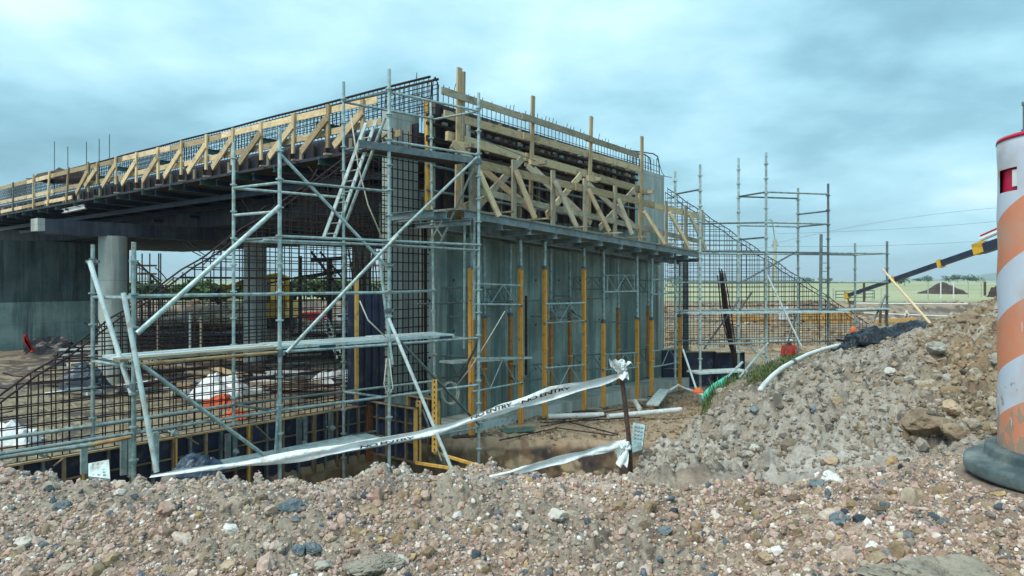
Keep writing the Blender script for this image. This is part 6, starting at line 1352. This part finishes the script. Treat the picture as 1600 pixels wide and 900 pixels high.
# cars parked far behind, seen under the deck
def car(px, py, Y, m_, lab, L_=4.3, ang=0):
    c = P(px, py, Y); r = thing('parked_car', lab, 'car', c, 'cars parked beyond the deck'); d = Vector((math.cos(ang), math.sin(ang), 0)); s = Vector((-d.y, d.x, 0)); prof = [(-.5, .3), (-.5, .72), (-.44, .86), (-.30, .92), (-.20, 1.38), (.12, 1.42), (.27, .98), (.45, .85), (.5, .6), (.5, .3)]
    mb = MB(); n = len(prof)
    for k in (-.85, .85):
        for x, z in prof: mb.v.append(tuple(c + d * x * L_ + s * k * (1 if z < 1 else .82) + Z * z))
    mb.f = [tuple(range(n)), tuple(n + i for i in reversed(range(n)))] + [(i, i + n, (i + 1) % n + n, (i + 1) % n) for i in range(n)]; mb.uv = [[(0, 0)] * len(f) for f in mb.f]; mb.build('body', M[m_], r)
    for k in (-.76, .76): MB().bar(c + d * (-.21 * L_) + s * k + Z * 1.12, c + d * (.15 * L_) + s * k + Z * 1.12, .06, .32).build('window', M['glass'], r)
    for x in (-.31, .31):
        for k in (-.82, .82): MB().tube(c + d * x * L_ + s * (k - .1) + Z * .31, c + d * x * L_ + s * (k + .1) + Z * .31, .31, 14).build('wheel', M['rubber'], r)
for a in ((425, 522, 50, 'red_cloth', 'red car far left of the parked ones'), (492, 518, 52, 'red_cloth', 'red car in the middle, seen through the rebar'), (552, 520, 50, 'white_paint', 'white car nearest the box form'), (262, 512, 55, 'white_paint', 'white car beyond the round column'), (350, 510, 56, 'vest', 'dark red car left of the excavator')): car(*a)
# excavator
ex = thing('excavator', 'yellow tracked excavator working beyond the deck', 'excavator', P(430, 512, 46))
E = lambda px, py, dy=0: P(px, py, 46 + dy)
MB().bar(E(398, 506, -1), E(462, 506, -1), .6, .8).build('track', M['rubber'], ex); MB().bar(E(398, 506, 1.4), E(462, 506, 1.4), .6, .8).build('track', M['rubber'], ex)
MB().bar(E(404, 487), E(456, 487), 2.6, .7).bar(E(438, 476), E(458, 476), 2.5, .55).build('body', M['yellow'], ex)
cb = MB().bar(E(408, 460, -.6), E(428, 460, -.6), 1.2, 1.9).build('cab', M['yellow'], ex)
MB().bar(E(410, 458, -.65), E(426, 458, -.65), 1.24, 1.2).build('window', M['glass'], ex)
MB().path([E(444, 478), E(450, 448), E(447, 436), E(436, 431), E(412, 434)], [.20, .24, .25, .22, .18], 8).build('boom', M['yellow'], ex)
MB().path([E(414, 434), E(385, 440), E(346, 452)], [.17, .19, .12], 8).build('arm', M['yellow'], ex); MB().path([E(346, 452), E(336, 462), E(344, 474)], [.15, .36, .2], 8).build('bucket', M['boom'], ex)

# ================================================================== TREES
def tree(px, yb, yt, Y, wpx, m_, lab, seed, grp, n=520, name='tree'):
    rs = random.Random(seed); b = P(px, yb, Y); H = (yb - yt) / F * Y; Wd = wpx / F * Y; r = thing(name, lab, 'tree', b, grp); th = H * .32
    mb = MB().path([b - Z * .3, b + Z * th + Vector((rs.uniform(-.1, .1) * Wd, 0, 0)), b + Z * H * .7], [H * .035, H * .025, H * .008], 7)
    for i in range(5):
        a = rs.uniform(0, 6.28); p0 = b + Z * H * rs.uniform(.25, .5); mb.path([p0, p0 + Vector((math.cos(a) * Wd * .22, math.sin(a) * Wd * .22, H * .2))], [H * .014, H * .005], 5)
    mb.build('trunk', M['bark'], r)
    lobes = [(Vector((rs.uniform(-.34, .34) * Wd, rs.uniform(-.3, .3) * Wd, H * rs.uniform(.38, .82))), rs.uniform(.16, .30) * Wd) for _ in range(9)]
    cr = MB()
    for i in range(n):
        c, R_ = rs.choice(lobes); v = Vector((rs.gauss(0, 1), rs.gauss(0, 1), rs.gauss(0, 1))).normalized() * R_ * rs.uniform(.55, 1.05); v.z *= .75; p = b + c + v
        s_ = rs.uniform(.05, .12) * Wd ** .8 * .9; x = Vector((rs.gauss(0, 1), rs.gauss(0, 1), rs.gauss(0, .6))).normalized() * s_; y = x.orthogonal().normalized() * s_ * rs.uniform(.5, 1)
        cr.face([p - x, p - y * .8, p + x, p + y], [(0, 0), (1, 0), (1, 1), (0, 1)])
    cr.build('crown', M[m_], r); return r
tl_ = [(318, 478, 443, 62, 44), (345, 478, 448, 60, 40), (452, 478, 444, 62, 34), (478, 480, 437, 60, 40), (506, 480, 434, 61, 38), (535, 480, 442, 63, 38), (560, 480, 448, 62, 36), (222, 478, 450, 62, 40), (262, 478, 452, 64, 40), (290, 478, 446, 62, 36), (385, 478, 440, 66, 40), (416, 480, 446, 66, 34), (590, 480, 446, 64, 38), (196, 478, 448, 66, 36)]
tl_.sort()
for i, (px, yb, yt, Y, w) in enumerate(tl_): tree(px, yb, yt - 4, Y, w * 1.45, 'leaf', 'leafy green tree in the row beyond the deck, %s from the left' % ORD[i], 50 + i, 'trees in the row beyond the deck', n=900)
for i, (px, yb, yt, Y, w) in enumerate(((1414, 444, 432, 150, 26), (1405, 441, 434, 210, 12), (1433, 440, 435, 260, 10), (1448, 440, 433, 300, 24), (1482, 440, 431, 300, 20), (1496, 440, 430, 300, 22), (1512, 440, 430, 300, 22), (1526, 440, 432, 300, 20), (1290, 440, 435, 300, 20), (1262, 440, 436, 320, 24))):
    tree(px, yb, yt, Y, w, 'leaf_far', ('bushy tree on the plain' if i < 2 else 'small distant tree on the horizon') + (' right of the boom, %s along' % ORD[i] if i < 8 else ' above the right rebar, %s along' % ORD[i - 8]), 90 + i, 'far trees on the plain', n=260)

# ================================================================== PLAIN: spoil heap, posts, gate, poles, wires, hills
def hillmesh(name, pts, m_, kind=None, lab=None, cat=None, depth=None):
    """ridge from (px, crest_py, Y) list: a long hill with real depth"""
    mb = MB(); n = len(pts)
    for j, (f, dz) in enumerate(((-1, 0), (-.5, .62), (0, 1), (.6, .6), (1.2, 0))):
        for i, (px, py, Y) in enumerate(pts):
            c = P(px, py, Y); base = -2.2; k = depth(Y); w = .06 * mnoise.noise(Vector((i * .7, j, 3))); mb.v.append((c.x * (1 + f * k), Y * (1 + f * k), base + (c.z * (1 + 0 * f) - base) * max(0, dz + (w if 0 < dz < 1 else 0))))
    for j in range(4):
        for i in range(n - 1): a = j * n + i; mb.f.append((a, a + 1, a + n + 1, a + n)); mb.uv.append([(0, 0)] * 4)
    o = mb.build(name, M[m_], smooth=True); return tag(o, lab, cat, kind=kind)
hillmesh('hills', [(px, 437 - 1.5 * math.sin(px * .013) - 1.2 * math.sin(px * .031 + 2) - (9 * math.exp(-((px - 1555) / 50) ** 2)) - (6 * math.exp(-((px - 1680) / 70) ** 2)) - (3 * math.exp(-((px - 230) / 90) ** 2)), 3600) for px in range(-700, 2400, 16)], 'hill', 'structure', depth=lambda Y: .12)
sp_ = P(1473, 458, 84); v0, f0 = ico(4); mb = MB(); k = 84 / F
for v in v0:
    q = Vector(v); q.z = max(q.z, -.05); f = 1 + .16 * mnoise.noise(q * 2.2) + .07 * mnoise.noise(q * 6); rr = math.hypot(q.x, q.y); mb.v.append((sp_.x + q.x * 38 * k * f, sp_.y + q.y * 30 * k * f, sp_.z - .15 + 19 * k * max(0, 1 - rr ** 1.15) * f * (1 + .1 * q.x) + (0 if q.z > 0 else -.4)))
mb.f = [tuple(int(i) for i in t) for t in f0]; mb.uv = [[(0, 0)] * 3] * len(f0); tag(mb.build('spoil_heap', M['pile']), 'dark conical heap of soil standing on the green plain', 'soil heap')
c = P(1563, 460, 60); crumple('brown_mound', c - Z * .2, 1.6, 1.5, .9, M['pile'], n=16, seed=41, label='small brown mound half hidden by the barrel', cat='soil heap')
for i, (px, y0, y1, Y, r, m_) in enumerate(((1302, 450, 470, 60, .07, 'pole_wood'), (1350, 441, 467, 58, .09, 'bark'), (1363, 452, 467, 60, .04, 'pole_wood'), (1377, 450, 467, 60, .04, 'pole_wood'), (1450, 440, 462, 62, .045, 'pole_wood'), (1470, 441, 460, 62, .045, 'white_paint'), (1490, 441, 460, 62, .045, 'white_paint'), (1513, 441, 459, 62, .045, 'pole_wood'), (1533, 441, 459, 62, .04, 'pole_wood'), (1539, 440, 456, 60, .10, 'bark'))):
    tag(MB().tube(P(px, y1 + 6, Y), P(px, y0, Y), r, 7).build('fence_post', M[m_]), 'fence post on the edge of the plain, %s from the left' % ORD[i], 'fence post', 'fence posts along the plain')
fe = thing('wire_fence', 'thin wire fence strung along the edge of the plain', 'fence', P(1450, 460, 62))
for y in (445, 451, 457): MB().tube(P(1290, y + 3, 61), P(1700, y, 62), .005, 4).build('wire', M['galv_dark'], fe)
gt = thing('field_gate', 'low metal field gate beyond the right scaffold', 'gate', P(1335, 468, 59))
for y in (455, 460, 465): MB().tube(P(1306, y, 59), P(1366, y - 1, 59), .035, 5).build('rail', M['joist_green'], gt)
for x in (1306, 1320, 1336, 1352, 1366): MB().tube(P(x, 468, 59), P(x, 454, 59), .035, 5).build('upright', M['joist_green'], gt)
up_ = thing('power_pole', 'pale concrete power pole behind the right scaffold', 'power pole', P(1211, 450, 72)); MB().tube(P(1211, 452, 72), P(1211, 374, 72), .20, 10, r2=.14).build('pole', M['pole_wood'], up_)
for y in (378, 383, 389): MB().bar(P(1207, y, 72), P(1215, y, 72), .12, .08).build('crossarm', M['pole_wood'], up_)
for x, y in ((1207, 385), (1215, 385), (1208, 380)): MB().tube(P(x, y, 72), P(x, y - 3, 72), .09, 6).build('insulator', M['galv'], up_)
la = thing('street_lamp', 'street lamp arm reaching above the power pole', 'street lamp', P(1211, 374, 72)); MB().path([P(1211, 376, 72), P(1209, 362, 72), P(1206.5, 346, 72), P(1204, 344.5, 72)], .06, 6).build('arm', M['galv'], la); MB().bar(P(1201, 344, 72), P(1206, 344, 72), .3, .18).build('lamp_head', M['galv'], la)
pw = thing('power_lines', 'sagging power lines crossing to the right behind the scaffold', 'power line', P(1400, 380, 72))
for (x0, y0, x1, y1, s) in ((1211, 385, 1700, 363, 7), (1215, 365, 1700, 331, 6), (1208, 381, 1700, 318, -14), (1211, 386, 1040, 388, 3)):
    MB().path([P(x0 + (x1 - x0) * k / 12, y0 + (y1 - y0) * k / 12 + s * 4 * (k / 12) * (1 - k / 12), 72) for k in range(13)], .013, 4).build('wire', M['galv_dark'], pw)
# low embankment details: white rails, barriers, sign, workers
tag(MB().tube(P(1338, 474, 48), P(1512, 475, 46), .05, 6).build('water_pipe', M['white_pipe']), 'long pale pipe lying along the cut bank', 'pipe'); tag(MB().tube(P(1350, 489, 44), P(1480, 494, 42), .035, 6).build('water_pipe', M['white_pipe']), 'thinner pale pipe lower on the cut bank', 'pipe')
tag(MB().bar(P(1366, 502, 42), P(1432, 499, 41), .5, .22).build('yellow_plank', M['yellow_plastic']), 'yellow shuttering edge just above the black sheets', 'plank')
for i, (px, y0, y1, w) in enumerate(((1160, 492, 502, 34), (1192, 494, 504, 26), (1264, 486, 504, 18), (1284, 488, 505, 16), (1303, 487, 505, 18), (1322, 488, 505, 16))):
    a = P(px - w / 2, (y0 + y1) / 2, 40); b = P(px + w / 2, (y0 + y1) / 2, 40); h = (y1 - y0) / F * 40
    r = thing('plastic_barrier', 'yellow plastic barrier beyond the right rebar, %s from the left' % ORD[i], 'barrier', Vector((a.x, a.y, a.z - h / 2)), 'yellow barriers beyond the rebar')
    MB().bar(a, b, .35, h).build('body', M['yellow_plastic'], r); MB().bar(a - Z * h * .4, b - Z * h * .4, .6, h * .18).build('foot', M['yellow_plastic'], r); MB().bar(a + Vector((.25, -.18, 0)), b - Vector((.25, .18, 0)), .03, h * .25).build('slot', M['brown_steel'], r)
tag(MB().bar(P(1218, 488, 41), P(1230, 488, 41), .3, .8).build('pink_tank', M['white_sheet']), 'pale container standing between the yellow barriers', 'container')
sg = thing('site_sign', 'small white sign with a red mark on the cut bank', 'sign', P(1416, 498, 42)); MB().tube(P(1416, 500, 42), P(1416, 490, 42), .04, 6).build('post', M['galv_dark'], sg)
MB().bar(P(1412.5, 491, 41.9), P(1420.5, 491, 41.9), .03, .18).bar(P(1414.5, 487, 41.9), P(1418.5, 487, 41.9), .03, .16).build('board', M['white_paint'], sg); MB().bar(P(1416, 491.5, 41.85), P(1418.5, 491.5, 41.85), .03, .08).build('mark', M['red_cloth'], sg)
for i, px in enumerate((1376, 1385)): tag(MB().tube(P(px - 1, 505, 40), P(px, 478 + i * 4, 40), .07, 6).build('marker_post', M['bark']), 'dark marker post on the cut bank, %s one' % ('left' if i == 0 else 'right'), 'post')
tag(MB().tube(P(1333, 533, 20), P(1333, 515, 20), .09, 12).lathe([(.09, 0), (.075, .05), (.03, .08)], P(1333, 515, 20), 12).build('delineator_post', M['orange_plastic']), 'orange-red plastic post at the end of the right rebar', 'marker post')
crumple('orange_flag', P(1466, 510, 9.2), .08, .05, .05, M['orange_plastic'], n=6, seed=3, label='tiny orange scrap on the mound right of the sheets', cat='scrap')

# worker with a white hard hat and red jacket, standing beyond the grassy shoulder
def person(c, face, lab, jacket='vest', seed=0):
    r = thing('person', lab, 'person', c); bm = bpy.data.meshes.new('body'); H = 1.74; f = Vector((math.sin(face), math.cos(face), 0)); s = Vector((f.y, -f.x, 0))
    J = {}; verts = []; edges = []; rad = []
    def j(n, x, y, z, ra, par=None):
        J[n] = len(verts); verts.append(tuple(s * x + f * y + Z * z)); rad.append(ra)
        if par is not None: edges.append((J[par], J[n]))
    j('pelvis', 0, 0, .93, (.155, .12)); j('waist', 0, .01, 1.08, (.14, .11), 'pelvis'); j('chest', 0, .02, 1.30, (.17, .125), 'waist'); j('neck', 0, .02, 1.49, (.06, .06), 'chest'); j('head', 0, .04, 1.60, (.085, .095), 'neck'); j('crown', 0, .04, 1.70, (.07, .08), 'head')
    for k in (-1, 1):
        n = str(k); j('sh' + n, .19 * k, .0, 1.41, (.07, .07), 'chest'); j('el' + n, .25 * k, .05, 1.13, (.05, .05), 'sh' + n); j('wr' + n, .20 * k, .24, 1.0, (.034, .034), 'el' + n); j('ha' + n, .17 * k, .32, .99, (.036, .02), 'wr' + n)
        j('hp' + n, .09 * k, 0, .88, (.09, .09), 'pelvis'); j('kn' + n, .10 * k, .03, .48, (.062, .062), 'hp' + n); j('an' + n, .11 * k, 0, .09, (.042, .042), 'kn' + n); j('to' + n, .12 * k, .15, .04, (.045, .03), 'an' + n)
    bm.from_pydata(verts, edges, []); o = bpy.data.objects.new('body', bm); col.objects.link(o); o.parent = r; md = o.modifiers.new('skin', 'SKIN'); 
    for i, sv_ in enumerate(bm.skin_vertices[0].data if bm.skin_vertices else []): sv_.radius = rad[i]; sv_.use_root = (i == 0)
    o.modifiers.new('sub', 'SUBSURF').levels = 2; o.modifiers['sub'].render_levels = 2; bm.materials.append(M['trousers'])
    def shell(name, m_, a, prof):
        mb = MB(); c0 = OFF[r.name]; n = 14
        for (z, rx, ry, oy) in prof:
            for i in range(n): t = 2 * math.pi * i / n; mb.v.append(tuple(c0 + s * rx * math.cos(t) + f * (ry * math.sin(t) + oy) + Z * z))
        for q in range(len(prof) - 1):
            for i in range(n): k = (i + 1) % n; mb.f.append((q * n + i, q * n + k, (q + 1) * n + k, (q + 1) * n + i)); mb.uv.append([(0, 0)] * 4)
        mb.f.append(tuple(range(n))); mb.uv.append([(0, 0)] * n); mb.f.append(tuple(reversed(range((len(prof) - 1) * n, len(prof) * n)))); mb.uv.append([(0, 0)] * n); return mb.build(name, M[m_], r, smooth=True)
    shell('jacket', jacket, 0, [(.90, .20, .15, 0), (1.08, .185, .145, .01), (1.30, .215, .16, .02), (1.42, .20, .13, .015), (1.50, .085, .08, .02)])
    for k in (-1, 1):
        c0 = OFF[r.name]; g = lambda x, y, z: c0 + s * x * k + f * y + Z * z; MB().path([g(.17, 0, 1.43), g(.20, 0, 1.40), g(.255, .05, 1.13), g(.21, .22, 1.01)], [.075, .08, .065, .05], 10).build('sleeve', M[jacket], r, smooth=True)
    shell('face', 'skin', 0, [(1.50, .05, .05, .03), (1.54, .07, .085, .045), (1.60, .082, .10, .045), (1.66, .082, .098, .04)])
    c0 = OFF[r.name]; MB().bar(c0 + f * .15 + Z * 1.585, c0 + f * .15 + Z * 1.625, .025, .03, up=f).build('nose', M['skin'], r)
    shell('hard_hat', 'hat', 0, [(1.655, .135, .165, .05), (1.67, .115, .14, .045), (1.72, .11, .13, .04), (1.77, .085, .10, .04), (1.79, .04, .05, .04)])
    return r
person(Vector((P(1233, 530, 27.5).x, 27.5, -3.95)), R(200), 'worker in red jacket and white hard hat beyond the grassy shoulder')

# ================================================================== MOBILE CRANE BOOM
cr = thing('mobile_crane', 'yellow mobile crane whose long dark boom slants in from the right', 'mobile crane', P(1900, 470, 20))
bA, bB = P(1324, 462, 31), P(1800, 298, 19.5)
def bp(k): return bA.lerp(bB, k)
def kx(px):     # parameter along the boom at image column px
    lo, hi = 0, 1
    for _ in range(40):
        m_ = (lo + hi) / 2; q = bp(m_); (lo, hi) = (m_, hi) if 800 + q.x / q.y * F < px else (lo, m_)
    return lo
MB().bar(bp(0), bp(kx(1397)), .12, .14).build('boom_section', M['boom'], cr); MB().bar(bp(kx(1397)), bp(kx(1470)), .14, .17).build('boom_section', M['boom'], cr); MB().bar(bp(kx(1470)), bp(kx(1534)), .17, .20).build('boom_section', M['boom'], cr); MB().bar(bp(kx(1534)), bB, .26, .32).build('boom_section', M['boom'], cr)
for px, w in ((1397, .24), (1470, .28)): c = bp(kx(px)); e = (bB - bA).normalized(); MB().bar(c - e * .08, c + e * .08, w * .8, w).build('collar', M['yellow'], cr)
c = bp(kx(1532)); e = (bB - bA).normalized(); MB().bar(c - e * .2 + Z * .06, c + e * .2 + Z * .06, .28, .38).build('boom_head', M['yellow'], cr)
MB().tube(c + Z * .35, bB + Z * .62, .07, 8).build('cylinder', M['white_paint'], cr); MB().tube(c + Z * .48, bB + Z * .85, .03, 6).build('hydraulic_line', M['red_cloth'], cr)
c = bA; MB().bar(c - e * .1, c + e * .1, .20, .26).build('tip', M['yellow'], cr); MB().tube(c, P(1330, 487, 31), .03, 6).build('hook_line', M['galv_dark'], cr); MB().tube(P(1331, 470, 31), P(1331, 476, 31), .10, 8).build('hook_block', M['brown_steel'], cr)
g = P(1860, 500, 19.2); MB().bar(bB - Z * .2, g + Vector((1.2, 0, .9)), .6, .8).build('turret', M['yellow'], cr); MB().bar(g + Vector((-1.6, 0, .5)), g + Vector((5, 2, .5)), 2.4, .7).build('carrier', M['yellow'], cr)
for k in (-1, 1.4, 4): MB().tube(g + Vector((k, -1.25 + k * .3, -.1)), g + Vector((k, -.8 + k * .3, -.1)), .6, 18).build('wheel', M['rubber'], cr)

# ================================================================== AIR
hz_ = MB().slab((-6000, -300, -30), (12000, 0, 0), (0, 9500, 0), (0, 0, 190)).build('haze', M['glass'], None)
hm = bpy.data.materials.new('air'); hm.use_nodes = True; _nt = hm.node_tree; _nt.nodes.remove(_nt.nodes['Principled BSDF']); _v = _nt.nodes.new('ShaderNodeVolumePrincipled')
_v.inputs['Color'].default_value = (.80, .92, 1, 1); _v.inputs['Density'].default_value = .00022; _nt.links.new(_v.outputs[0], _nt.nodes['Material Output'].inputs['Volume'])
hz_.data.materials[0] = hm; tag(hz_, kind='stuff')
